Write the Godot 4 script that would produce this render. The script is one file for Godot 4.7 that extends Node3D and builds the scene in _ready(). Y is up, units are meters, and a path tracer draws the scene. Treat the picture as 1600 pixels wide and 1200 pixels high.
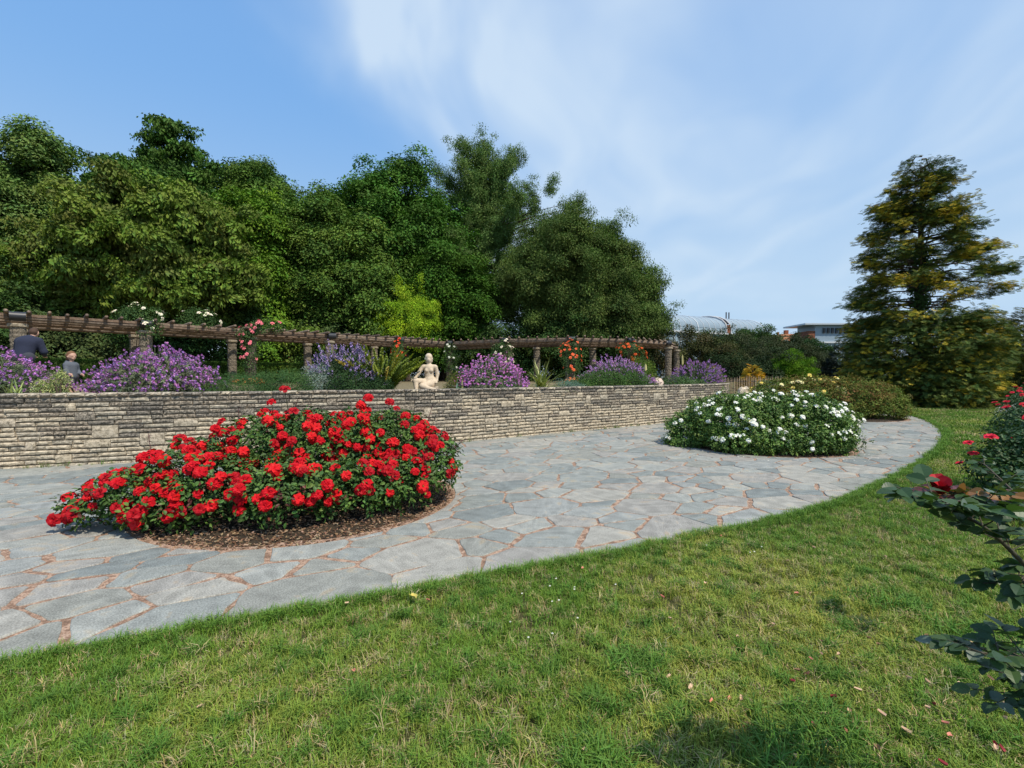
extends Node3D
# A circular rose garden: crazy-paved path, dry-laid stone retaining wall, planted terrace with a log pergola, park trees behind.
# World: y up, metres. The camera stands on the lawn at the origin and looks along -z. V(x, y, d) takes d as the distance ahead.

var rng = RandomNumberGenerator.new()
var name_counts = {}
var M = {}
var noise_a = FastNoiseLite.new()

class MB:
	var v = PackedVector3Array()
	var n = PackedVector3Array()
	var c = PackedColorArray()
	var uv = PackedVector2Array()
	var idx = PackedInt32Array()
	func tri(a, b, d, col = null):
		var k = v.size()
		v.push_back(a); v.push_back(b); v.push_back(d)
		idx.push_back(k); idx.push_back(k + 1); idx.push_back(k + 2)
		if col != null:
			c.push_back(col); c.push_back(col); c.push_back(col)
	func quad(a, b, d, e, col = null):
		var k = v.size()
		v.push_back(a); v.push_back(b); v.push_back(d); v.push_back(e)
		for q in [0, 1, 2, 0, 2, 3]:
			idx.push_back(k + q)
		if col != null:
			for q in 4:
				c.push_back(col)
	func box(lo, hi):
		var p = []
		for i in 8:
			p.append(Vector3(hi.x if i & 1 else lo.x, hi.y if i & 2 else lo.y, hi.z if i & 4 else lo.z))
		for f in [[0, 2, 3, 1], [4, 5, 7, 6], [0, 1, 5, 4], [2, 6, 7, 3], [0, 4, 6, 2], [1, 3, 7, 5]]:
			quad(p[f[0]], p[f[1]], p[f[2]], p[f[3]])
	func beam(a, b, w, h, up = Vector3.UP):
		# a rectangular bar from a to b
		var t = (b - a).normalized()
		var s = t.cross(up).normalized() * w * 0.5
		var u = s.cross(t).normalized() * h * 0.5
		var p = [a - s - u, a + s - u, a + s + u, a - s + u, b - s - u, b + s - u, b + s + u, b - s + u]
		for f in [[0, 1, 2, 3], [4, 7, 6, 5], [0, 4, 5, 1], [1, 5, 6, 2], [2, 6, 7, 3], [3, 7, 4, 0]]:
			quad(p[f[0]], p[f[1]], p[f[2]], p[f[3]])
	func tube(pts, radii, sides, wob = 0.0, sd = 1):
		var r = RandomNumberGenerator.new()
		r.seed = sd
		var base = v.size()
		var m = pts.size()
		var ref = Vector3(0.31, 0.2, 0.93)
		for i in m:
			var t = (pts[min(i + 1, m - 1)] - pts[max(i - 1, 0)]).normalized()
			if absf(t.dot(ref)) > 0.95:
				ref = Vector3(0.9, 0.1, -0.3)
			var s = t.cross(ref).normalized()
			var u = s.cross(t).normalized()
			for k in sides:
				var a = TAU * k / sides
				var o = s * cos(a) + u * sin(a)
				v.push_back(pts[i] + o * radii[i] * (1.0 + wob * r.randf_range(-1, 1)))
				n.push_back(o)
		for i in m - 1:
			for k in sides:
				var k2 = (k + 1) % sides
				var a0 = base + i * sides
				var b0 = a0 + sides
				for q in [a0 + k, b0 + k, b0 + k2, a0 + k, b0 + k2, a0 + k2]:
					idx.push_back(q)
		for e in [0, m - 1]:
			var cc = v.size()
			v.push_back(pts[e])
			n.push_back((pts[e] - pts[1 if e == 0 else m - 2]).normalized())
			for k in sides:
				idx.push_back(cc)
				idx.push_back(base + e * sides + (k if e == 0 else (k + 1) % sides))
				idx.push_back(base + e * sides + ((k + 1) % sides if e == 0 else k))
	func add_to(mesh, mat = null):
		var a = []
		a.resize(Mesh.ARRAY_MAX)
		a[Mesh.ARRAY_VERTEX] = v
		if n.size() == v.size():
			a[Mesh.ARRAY_NORMAL] = n
			# front faces run clockwise: turn the triangles that disagree with their normals
			for t in range(0, idx.size(), 3):
				var i0 = idx[t]
				var i1 = idx[t + 1]
				var i2 = idx[t + 2]
				if (v[i2] - v[i0]).cross(v[i1] - v[i0]).dot(n[i0] + n[i1] + n[i2]) < 0.0:
					idx[t + 1] = i2
					idx[t + 2] = i1
		if c.size() == v.size():
			a[Mesh.ARRAY_COLOR] = c
		if uv.size() == v.size():
			a[Mesh.ARRAY_TEX_UV] = uv
		a[Mesh.ARRAY_INDEX] = idx
		mesh.add_surface_from_arrays(Mesh.PRIMITIVE_TRIANGLES, a)
		if mat:
			mesh.surface_set_material(mesh.get_surface_count() - 1, mat)
		return mesh
	func done(mat = null):
		return add_to(ArrayMesh.new(), mat)

func V(x, y, d):
	return Vector3(x, y, -d)

func numbered(key, called):
	var k = str(key) + "/" + called
	var i = name_counts.get(k, 0)
	name_counts[k] = i + 1
	return called if i == 0 else "%s_%03d" % [called, i]

func tag(o, label, category, group = "", kind = ""):
	if label: o.set_meta("label", label)
	if category: o.set_meta("category", category)
	if group: o.set_meta("group", group)
	if kind: o.set_meta("kind", kind)
	return o

func thing(called, label, category, at = Vector3.ZERO, group = ""):
	var o = Node3D.new()
	o.name = numbered("root", called)
	add_child(o)
	o.position = at
	return tag(o, label, category, group)

func obj(called, mesh, mat = null, parent = null, xf = Transform3D()):
	var o = MeshInstance3D.new()
	o.mesh = mesh
	if mat:
		o.material_override = mat
	o.name = numbered("root" if parent == null else parent.get_instance_id(), called)
	(self if parent == null else parent).add_child(o, true)
	o.transform = xf
	return o

func many(called, mesh, mat, xfs, cols, parent = null):
	var mm = MultiMesh.new()
	mm.transform_format = MultiMesh.TRANSFORM_3D
	mm.use_colors = true
	mm.mesh = mesh
	mm.instance_count = xfs.size()
	for i in xfs.size():
		mm.set_instance_transform(i, xfs[i])
		mm.set_instance_color(i, cols[i])
	var o = MultiMeshInstance3D.new()
	o.multimesh = mm
	o.material_override = mat
	o.name = numbered("root" if parent == null else parent.get_instance_id(), called)
	(self if parent == null else parent).add_child(o, true)
	o.set_meta("kind", "stuff")
	return o

# ---------- materials ----------
func noise_img(size, sd, freq, oct = 4):
	var f = FastNoiseLite.new()
	f.noise_type = FastNoiseLite.TYPE_SIMPLEX_SMOOTH
	f.seed = sd
	f.frequency = freq
	f.fractal_octaves = oct
	return f.get_seamless_image(size, size)

func ramp(stops, t):
	for i in stops.size() - 1:
		if t <= stops[i + 1][0]:
			var a = stops[i]
			var b = stops[i + 1]
			return (a[1] as Color).lerp(b[1], clampf((t - a[0]) / maxf(b[0] - a[0], 1e-5), 0, 1))
	return stops[-1][1]

func ramp_tex(size, sd, fc, ff, share, stops):
	# a coarse and a fine noise mixed, through a colour ramp (sRGB stops)
	var a = noise_img(size, sd, fc, 4)
	var b = noise_img(size, sd + 7, ff, 3)
	var lut = []
	for i in 256:
		lut.append(ramp(stops, i / 255.0))
	var im = Image.create(size, size, false, Image.FORMAT_RGB8)
	var da = a.get_data()
	var db = b.get_data()
	for y in size:
		for x in size:
			var k = y * size + x
			im.set_pixel(x, y, lut[clampi(int(da[k] * share + db[k] * (1.0 - share)), 0, 255)])
	return ImageTexture.create_from_image(im)

func bump_tex(size, sd, freq, strength, oct = 4):
	var im = noise_img(size, sd, freq, oct)
	im.convert(Image.FORMAT_RGBA8)
	im.bump_map_to_normal_map(strength)
	return ImageTexture.create_from_image(im)

func lin(r, g, b):
	return Color(r, g, b).linear_to_srgb()

func mat(col, rough, tex = null, scale = 1.0, nrm = null, nscale = 1.0, world = true):
	var m = StandardMaterial3D.new()
	m.albedo_color = col
	m.roughness = rough
	if tex or nrm:
		m.uv1_triplanar = true
		m.uv1_world_triplanar = world
		m.uv1_scale = Vector3.ONE * scale
	if tex:
		m.albedo_texture = tex
	if nrm:
		m.normal_enabled = true
		m.normal_texture = nrm
		m.normal_scale = nscale
	return m

func leaf_mat(rough = 0.55, back = Color(0.35, 0.5, 0.1), spec = 0.4):
	var m = StandardMaterial3D.new()
	m.vertex_color_use_as_albedo = true
	m.roughness = rough
	m.metallic_specular = spec
	m.backlight_enabled = true
	m.backlight = back
	m.cull_mode = BaseMaterial3D.CULL_DISABLED
	return m

func slate_tex():
	# riven slate: layers drawn out one way, fine grain, a few rusty and pale patches; with its relief
	var size = 512
	var im = Image.create(size, size, false, Image.FORMAT_RGB8)
	var hm = Image.create(size, size, false, Image.FORMAT_RGBA8)
	var f = FastNoiseLite.new()
	f.noise_type = FastNoiseLite.TYPE_SIMPLEX_SMOOTH
	f.seed = 31
	f.frequency = 1.0
	f.fractal_octaves = 4
	var grain = noise_img(size, 33, 0.16, 3).get_data()
	for y in size:
		for x in size:
			# wrap round a torus so that the tile has no seam
			var a = TAU * x / size
			var b = TAU * y / size
			var rift = f.get_noise_3d(cos(a) * 0.55 + 3.0, sin(a) * 0.55, sin(b) * 2.6 + cos(b) * 1.9)
			var patch = f.get_noise_3d(cos(a) * 0.9 - 7.0, sin(a) * 0.9, cos(b) * 0.9 + sin(b) * 0.7)
			var gr = grain[y * size + x] / 255.0 - 0.5
			var v = clampf(0.85 + rift * 0.09 + gr * 0.36 + patch * 0.12, 0.3, 1.0)
			var c = Color(v * 0.985, v, v)
			if patch > 0.25: c = c.lerp(Color(v * 1.02, v * 0.95, v * 0.86), minf((patch - 0.25) * 2.5, 0.7))
			im.set_pixel(x, y, c)
			var h = clampf(0.5 + rift * 0.25 + gr * 0.3, 0, 1)
			hm.set_pixel(x, y, Color(h, h, h))
	hm.bump_map_to_normal_map(4.0)
	return [ImageTexture.create_from_image(im), ImageTexture.create_from_image(hm)]

func materials():
	var stone_t = ramp_tex(256, 11, 0.02, 0.12, 0.5, [[0.0, Color(0.25, 0.24, 0.22)], [0.36, Color(0.5, 0.48, 0.44)], [0.47, Color(0.82, 0.8, 0.75)], [0.62, Color(0.93, 0.91, 0.87)], [1.0, Color(1, 0.98, 0.94)]])
	var stain_t = ramp_tex(256, 19, 0.03, 0.1, 0.5, [[0.0, Color(0.16, 0.16, 0.15)], [0.4, Color(0.3, 0.29, 0.27)], [0.5, Color(0.62, 0.6, 0.57)], [0.62, Color(0.8, 0.78, 0.74)], [1.0, Color(1, 0.98, 0.95)]])
	var slate = slate_tex()
	var rough_n = bump_tex(256, 5, 0.06, 3.0)
	var fine_n = bump_tex(256, 8, 0.11, 2.0)
	M.bump = rough_n
	M.fine = fine_n
	M.stones = []
	for q in [[0.76, 0.69, 0.58, 0], [0.7, 0.64, 0.55, 0], [0.82, 0.74, 0.62, 0], [0.64, 0.6, 0.53, 0], [0.66, 0.62, 0.56, 1], [0.54, 0.51, 0.47, 1], [0.74, 0.67, 0.58, 1], [0.42, 0.4, 0.38, 1]]:
		M.stones.append(mat(lin(q[0], q[1], q[2]), 0.95, stain_t if q[3] else stone_t, 2.6, rough_n, 1.0))
	M.core = mat(lin(0.52, 0.46, 0.38), 1.0, stone_t, 3.0)
	M.slates = []
	for q in [[0.37, 0.385, 0.365], [0.43, 0.435, 0.405], [0.33, 0.35, 0.335], [0.4, 0.41, 0.395], [0.47, 0.45, 0.405], [0.37, 0.37, 0.335], [0.29, 0.315, 0.31], [0.42, 0.4, 0.37]]:
		var sm = mat(lin(q[0], q[1], q[2]), 0.85)
		sm.metallic_specular = 0.3
		sm.albedo_texture = slate[0]
		sm.normal_enabled = true
		sm.normal_texture = slate[1]
		sm.normal_scale = 0.8
		M.slates.append(sm)
	var mortar_t = ramp_tex(256, 41, 0.03, 0.15, 0.5, [[0.0, Color(0.45, 0.42, 0.38)], [0.42, Color(0.72, 0.62, 0.55)], [0.6, Color(0.95, 0.88, 0.82)], [1.0, Color(1, 0.97, 0.93)]])
	M.mortar = mat(lin(0.46, 0.38, 0.325), 1.0, mortar_t, 1.5, rough_n, 0.6)
	var soil_t = ramp_tex(256, 51, 0.03, 0.14, 0.5, [[0.0, Color(0.3, 0.28, 0.24)], [0.5, Color(0.62, 0.6, 0.5)], [1.0, Color(1, 0.95, 0.85)]])
	M.ground = mat(lin(0.17, 0.19, 0.065), 1.0, soil_t, 1.3, rough_n, 0.8)
	M.soil = mat(lin(0.09, 0.065, 0.045), 1.0, soil_t, 2.2, rough_n, 1.0)
	M.gravel = mat(lin(0.5, 0.44, 0.34), 1.0, soil_t, 2.0, rough_n, 0.6)
	var wood_t = ramp_tex(256, 61, 0.015, 0.12, 0.45, [[0.0, Color(0.35, 0.3, 0.27)], [0.45, Color(0.66, 0.6, 0.56)], [0.58, Color(0.9, 0.87, 0.84)], [1.0, Color(1, 0.98, 0.95)]])
	M.woods = []
	for q in [[0.3, 0.255, 0.215], [0.42, 0.36, 0.3], [0.23, 0.19, 0.16], [0.34, 0.27, 0.215]]:
		var w = mat(lin(q[0], q[1], q[2]), 0.9, wood_t, 1.4, rough_n, 0.7)
		M.woods.append(w)
	M.column = mat(lin(0.52, 0.47, 0.4), 0.95, stain_t, 2.0, rough_n, 1.2)
	M.capital = mat(lin(0.55, 0.5, 0.42), 0.95, stone_t, 2.0, rough_n, 1.0)
	M.iron = mat(lin(0.035, 0.038, 0.045), 0.45)
	M.iron.metallic = 0.3
	M.barks = [mat(lin(0.11, 0.09, 0.07), 0.95, wood_t, 1.0, rough_n, 1.5), mat(lin(0.16, 0.13, 0.1), 0.95, wood_t, 1.0, rough_n, 1.5)]
	M.leaf = leaf_mat(0.65, Color(0.4, 0.5, 0.1), 0.25)
	M.rose_leaf = leaf_mat(0.5, Color(0.3, 0.42, 0.08), 0.35)
	M.grass = leaf_mat(0.6, Color(0.4, 0.55, 0.12), 0.3)
	M.petal = leaf_mat(0.6, Color(0.3, 0.3, 0.3), 0.3)
	M.needle = leaf_mat(0.7, Color(0.2, 0.25, 0.05), 0.3)
	M.statue = mat(lin(0.66, 0.57, 0.45), 0.9, stone_t, 5.0, rough_n, 0.6)
	M.statue.albedo_texture = ramp_tex(128, 71, 0.03, 0.15, 0.6, [[0.0, Color(0.75, 0.72, 0.68)], [0.5, Color(0.95, 0.93, 0.9)], [1.0, Color(1, 1, 1)]])
	M.brick_red = mat(lin(0.33, 0.13, 0.08), 0.95, stone_t, 0.5)
	M.render_orange = mat(lin(0.6, 0.27, 0.15), 0.95)
	M.concrete = mat(lin(0.5, 0.5, 0.5), 0.9)
	M.white_metal = mat(lin(0.6, 0.63, 0.65), 0.5)
	M.steel = mat(lin(0.5, 0.55, 0.6), 0.35)
	M.glass_roof = mat(lin(0.26, 0.34, 0.41), 0.4)
	M.glass_wall = mat(lin(0.3, 0.38, 0.42), 0.12)
	M.glass_wall.metallic = 0.2
	M.dark = mat(lin(0.05, 0.05, 0.055), 0.6)

# ---------- the sky ----------
func make_sky():
	var w = 1024
	var h = 512
	var im = Image.create(w, h, false, Image.FORMAT_RGBF)
	var fib = FastNoiseLite.new()
	fib.noise_type = FastNoiseLite.TYPE_SIMPLEX_SMOOTH
	fib.seed = 77
	fib.frequency = 1.0
	fib.fractal_octaves = 5
	var big = FastNoiseLite.new()
	big.noise_type = FastNoiseLite.TYPE_SIMPLEX_SMOOTH
	big.seed = 12
	big.frequency = 0.5
	big.fractal_octaves = 3
	var zen = Color(0.11, 0.28, 0.67)
	var mid = Color(0.22, 0.45, 0.83)
	var low = Color(0.47, 0.67, 0.89)
	var hor = Color(0.58, 0.71, 0.85)
	var white = Color(0.70, 0.83, 0.96)
	for y in h:
		var el = PI * 0.5 - PI * (y + 0.5) / h
		for x in w:
			if el < -0.06:
				im.set_pixel(x, y, Color(0.2, 0.2, 0.17))
				continue
			var az = TAU * (x + 0.5) / w
			var s = clampf(sin(el), 0.0, 1.0)
			var c = hor.lerp(low, smoothstep(0.0, 0.12, s)).lerp(mid, smoothstep(0.08, 0.5, s)).lerp(zen, smoothstep(0.4, 1.0, s))
			# cirrus on a plane high above, combed along one wind direction
			var up = maxf(s, 0.0) + 0.05
			var px = cos(el) * sin(az) / up
			var pz = cos(el) * cos(az) / up
			var p = px * 0.992 - pz * 0.122
			var q = px * 0.122 + pz * 0.992
			var warp = big.get_noise_2d(p * 0.9 + 5.0, q * 0.5) * 0.5
			var f1 = fib.get_noise_2d(p * 1.1 + warp * 1.6, q * 0.42 + warp) * 0.5 + 0.5
			var f2 = fib.get_noise_2d(p * 3.0 + warp * 4.0 + 31.0, q * 1.3 + warp * 2.0) * 0.5 + 0.5
			var bank = big.get_noise_2d(p * 0.55 + 9.0, q * 0.22 + 3.0) * 0.5 + 0.5
			# the veil's sharp western edge, then a broad thin sheet that thins out again to the east
			var edge = smoothstep(-0.85, -0.35, p + 0.35 * (f1 - 0.5) + 0.12 * (f2 - 0.5))
			var rim = 1.0 + 0.6 * smoothstep(0.45, 0.0, absf(p + 0.42))
			var back = smoothstep(-3.0, 0.6, q)
			var veil = (0.28 + 0.5 * smoothstep(0.25, 0.8, f1)) * (0.6 + 0.8 * f2) * rim * (1.0 - 0.35 * smoothstep(0.3, 1.8, p))
			var sheet = edge * back * veil + (1.0 - edge * back) * maxf(0.0, bank - 0.5) * 0.9 * f2 + edge * 0.12
			var fade = smoothstep(0.02, 0.2, s)
			var cover = clampf(sheet * 0.74 * fade, 0.0, 0.78)
			# a bank of thin low cloud towards the horizon
			cover = maxf(cover, 0.35 * smoothstep(0.25, 0.04, s) * smoothstep(0.42, 0.72, fib.get_noise_2d(az * 3.0 + 50.0, el * 26.0) * 0.5 + 0.55))
			im.set_pixel(x, y, c.lerp(white, cover))
	var mt = PanoramaSkyMaterial.new()
	mt.panorama = ImageTexture.create_from_image(im)
	var sky = Sky.new()
	sky.sky_material = mt
	return sky

func _ready():
	rng.seed = 4242
	noise_a.noise_type = FastNoiseLite.TYPE_SIMPLEX_SMOOTH
	noise_a.seed = 3
	noise_a.frequency = 1.0
	noise_a.fractal_octaves = 3
	# camera: an ultra-wide lens held at chest height, tilted one degree down
	var cam = Camera3D.new()
	cam.name = "camera"
	cam.fov = 78.07
	cam.near = 0.05
	cam.far = 900.0
	add_child(cam)
	cam.position = Vector3(0, 1.45, 0)
	cam.rotation_degrees = Vector3(-1.0, 0, 0)
	cam.current = true
	# sky and exposure
	var env = Environment.new()
	env.background_mode = Environment.BG_SKY
	env.sky = make_sky()
	env.ambient_light_source = Environment.AMBIENT_SOURCE_SKY
	env.tonemap_mode = Environment.TONE_MAPPER_LINEAR
	env.tonemap_exposure = 1.0
	env.sdfgi_enabled = true
	env.ssao_enabled = true
	env.ssil_enabled = true
	var we = WorldEnvironment.new()
	we.name = "environment"
	we.environment = env
	add_child(we)
	# the sun: high, over the right shoulder
	var sun = DirectionalLight3D.new()
	sun.name = "sun"
	sun.light_energy = 1.5
	sun.light_color = Color(1.0, 0.955, 0.88)
	sun.light_angular_distance = 0.5
	sun.shadow_enabled = true
	add_child(sun)
	sun.look_at_from_position(Vector3(0.39, 0.83, 0.39) * 10.0, Vector3.ZERO)
	materials()
	print("materials ", Time.get_ticks_msec())
	build_ground()
	build_path()
	print("path ", Time.get_ticks_msec())
	build_wall()
	print("wall ", Time.get_ticks_msec())
	build_pergola()
	print("pergola ", Time.get_ticks_msec())
	build_trees()
	print("trees ", Time.get_ticks_msec())
	build_far()
	build_terrace_plants()
	print("plants ", Time.get_ticks_msec())
	build_figures()
	print("figures ", Time.get_ticks_msec())
	build_rose_beds()
	build_right_roses()
	print("roses ", Time.get_ticks_msec())
	build_grass()
	print("grass ", Time.get_ticks_msec())

# ---------- ground, path, wall ----------
const LAWN_EDGE = [Vector2(-9.0, -0.6), Vector2(-6.2, 0.7), Vector2(-4.3, 1.56), Vector2(-2.57, 2.35), Vector2(-1.81, 2.71), Vector2(-0.85, 3.1), Vector2(-0.23, 3.4), Vector2(0.82, 3.85), Vector2(1.59, 4.23), Vector2(2.57, 4.72), Vector2(3.66, 5.4), Vector2(5.61, 6.9), Vector2(7.54, 8.56), Vector2(9.46, 10.4), Vector2(11.04, 12.17), Vector2(12.91, 14.68), Vector2(14.27, 17.01), Vector2(14.88, 18.48), Vector2(14.6, 20.2), Vector2(13.2, 21.6), Vector2(11.0, 22.4)]
const WALL_LINE = [Vector2(-16.0, 4.6), Vector2(-12.0, 5.75), Vector2(-7.79, 7.18), Vector2(-4.7, 8.38), Vector2(-1.6, 9.82), Vector2(0.0, 10.92), Vector2(1.5, 12.0), Vector2(3.3, 13.22), Vector2(5.07, 14.6), Vector2(6.9, 16.25), Vector2(8.05, 17.6), Vector2(8.3, 18.5), Vector2(8.05, 19.4), Vector2(7.2, 21.6)]
const RED_BED = Vector2(-2.35, 5.5)
const WHITE_BED = Vector2(5.15, 9.8)
const BROWN_BED = Vector2(11.2, 16.6)
const WALL_H = 1.17
const TERRACE = 1.05

func smooth_line(pts, step):
	# Catmull-Rom through the points, resampled at even steps
	var dense = []
	for i in pts.size() - 1:
		var p0 = pts[max(i - 1, 0)]
		var p1 = pts[i]
		var p2 = pts[i + 1]
		var p3 = pts[min(i + 2, pts.size() - 1)]
		for k in 20:
			var t = k / 20.0
			dense.append(0.5 * ((2.0 * p1) + (p2 - p0) * t + (2.0 * p0 - 5.0 * p1 + 4.0 * p2 - p3) * t * t + (3.0 * p1 - p0 - 3.0 * p2 + p3) * t * t * t))
	dense.append(pts[-1])
	var out = [dense[0]]
	var need = step
	for i in dense.size() - 1:
		var a = dense[i]
		var b = dense[i + 1]
		var l = a.distance_to(b)
		var at = 0.0
		while at + need <= l:
			at += need
			out.append(a.lerp(b, at / l))
			need = step
		need -= l - at
	return out

func circle2(c, r, n = 48):
	var p = PackedVector2Array()
	for i in n:
		p.append(c + Vector2(cos(TAU * i / n), sin(TAU * i / n)) * r)
	return p

func flat_poly(poly, y, m = null):
	var mb = MB.new()
	var ids = Geometry2D.triangulate_polygon(poly)
	for p in poly:
		mb.v.push_back(V(p.x, y, p.y))
		mb.n.push_back(Vector3.UP)
	mb.idx = PackedInt32Array(ids)
	return mb.done(m)

var path_poly
var wall_pts

func build_ground():
	var mb = MB.new()
	# one sheet to the horizon, level by the garden and rising a little far behind
	var xs = [-400, -120, -60, -30, -10, 0, 10, 20, 30, 45, 60, 120, 400]
	var ds = [-60, -10, 0, 10, 20, 26, 32, 45, 60, 120, 500]
	for j in ds.size():
		for i in xs.size():
			var y = -0.005 + 0.9 * smoothstep(24.0, 50.0, ds[j])
			mb.v.push_back(V(xs[i], y, ds[j]))
			mb.n.push_back(Vector3.UP)
	for j in ds.size() - 1:
		for i in xs.size() - 1:
			var a = j * xs.size() + i
			for q in [a, a + 1, a + xs.size() + 1, a, a + xs.size() + 1, a + xs.size()]:
				mb.idx.push_back(q)
	tag(obj("ground", mb.done(M.ground)), "", "", "", "structure")
	# the pinkish sand path beyond the lawn
	tag(obj("sand_path", flat_poly(PackedVector2Array([Vector2(24, 26.2), Vector2(60, 25.4), Vector2(60, 27.2), Vector2(24, 28.0)]), 0.09, mat(lin(0.55, 0.32, 0.24), 1.0))), "", "", "", "structure")

func build_path():
	var edge = smooth_line(LAWN_EDGE, 0.35)
	wall_pts = smooth_line(WALL_LINE, 0.1)
	var poly = PackedVector2Array()
	for p in edge:
		poly.append(p)
	for i in range(wall_pts.size() - 1, -1, -3):
		var a = wall_pts[i]
		poly.append(a)
	poly.append(Vector2(-16, 1.0))
	path_poly = poly
	var root = Node3D.new()
	root.name = "path"
	add_child(root)
	root.set_meta("kind", "structure")
	obj("mortar_bed", flat_poly(poly, 0.0235, M.mortar), null, root)
	# crazy paving: a power diagram of scattered seeds, drawn out along the path
	var r = RandomNumberGenerator.new()
	r.seed = 91
	var ang = 0.62
	var ca = cos(ang)
	var sa = sin(ang)
	var st = 1.45
	var seeds = []
	var tries = 0
	while tries < 26000:
		tries += 1
		var p = Vector2(r.randf_range(-12, 15.5), r.randf_range(0.5, 23))
		if not Geometry2D.is_point_in_polygon(p, poly):
			continue
		var q = Vector2((p.x * ca + p.y * sa) / st, -p.x * sa + p.y * ca)
		var rad = [0.1, 0.14, 0.18, 0.22, 0.26, 0.31][r.randi() % 6]
		if tries > 9000:
			rad = 0.12
		var ok = true
		for s in seeds:
			if s[0].distance_squared_to(q) < pow((s[1] + rad) * 0.86, 2):
				ok = false
				break
		if ok:
			seeds.append([q, rad])
	var made = []
	for i in seeds.size():
		var s = seeds[i]
		var cell = PackedVector2Array([s[0] + Vector2(-1.2, -1.2), s[0] + Vector2(1.2, -1.2), s[0] + Vector2(1.2, 1.2), s[0] + Vector2(-1.2, 1.2)])
		for j in seeds.size():
			if j == i:
				continue
			var o = seeds[j]
			var dv = o[0] - s[0]
			var dd = dv.length()
			if dd > 2.4:
				continue
			var tt = (dd * dd + s[1] * s[1] - o[1] * o[1]) / (2.0 * dd)
			var nn = dv / dd
			var out = PackedVector2Array()
			for k in cell.size():
				var a = cell[k]
				var b = cell[(k + 1) % cell.size()]
				var fa = (a - s[0]).dot(nn) - tt
				var fb = (b - s[0]).dot(nn) - tt
				if fa <= 0:
					out.append(a)
				if (fa < 0) != (fb < 0):
					out.append(a.lerp(b, fa / (fa - fb)))
			cell = out
			if cell.size() < 3:
				break
		if cell.size() < 3:
			continue
		var w = PackedVector2Array()
		for k in cell.size():
			# back to metres, with the edges broken up and a little bowed
			var a = cell[k]
			var b = cell[(k + 1) % cell.size()]
			var pa = Vector2(a.x * st * ca - a.y * sa, a.x * st * sa + a.y * ca)
			var pb = Vector2(b.x * st * ca - b.y * sa, b.x * st * sa + b.y * ca)
			var l = pa.distance_to(pb)
			if l < 0.035:
				continue
			w.append(pa)
			var n = int(l / 0.11)
			var side = Vector2(-(pb - pa).y, (pb - pa).x).normalized()
			for e in range(1, n):
				var pm = pa.lerp(pb, e / float(n))
				w.append(pm + side * 0.034 * noise_a.get_noise_2d(pm.x * 2.6 + 40.0, pm.y * 2.6))
		if w.size() < 3:
			continue
		# shrink for the joint and knock the corners off
		var shr = []
		for pc in Geometry2D.offset_polygon(w, -[0.011, 0.014, 0.018, 0.023][r.randi() % 4] - 0.022):
			shr.append_array(Geometry2D.offset_polygon(pc, 0.022, Geometry2D.JOIN_ROUND))
		for pc in shr:
			for pd in Geometry2D.intersect_polygons(pc, poly):
				var keep = [pd]
				for bed in [[RED_BED, 1.68], [WHITE_BED, 1.66], [BROWN_BED, 2.15]]:
					var nxt = []
					for pe in keep:
						nxt.append_array(Geometry2D.clip_polygons(pe, circle2(bed[0], bed[1])))
					keep = nxt
				for pe in keep:
					if Geometry2D.is_polygon_clockwise(pe):
						pe.reverse()
					var area = 0.0
					var cen = Vector2.ZERO
					for k in pe.size():
						area += pe[k].cross(pe[(k + 1) % pe.size()]) * 0.5
						cen += pe[k]
					cen /= pe.size()
					if absf(area) > 0.006 and pe.size() > 2:
						var rank = area / pow(cen.length(), 3.0)
						if absf(cen.x) > cen.y * 1.12 + 0.4 or cen.y < 1.0:
							rank = 0.0
						made.append([rank, pe, cen])
	made.sort_custom(func(a, b): return a[0] > b[0])
	var rest = {}
	for k in made.size():
		var mi = r.randi() % M.slates.size()
		var mb = MB.new()
		if k >= 290:
			if not rest.has(mi):
				rest[mi] = MB.new()
			mb = rest[mi]
		flagstone(mb, made[k][1], made[k][2], r)
		if k < 290:
			obj("paving_stone", mb.done(M.slates[mi]), null, root)
	if rest.size():
		var am = ArrayMesh.new()
		for mi in rest:
			rest[mi].add_to(am, M.slates[mi])
		obj("paving_remainder", am, null, root).set_meta("kind", "stuff")
	print("paving stones ", made.size())

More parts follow.
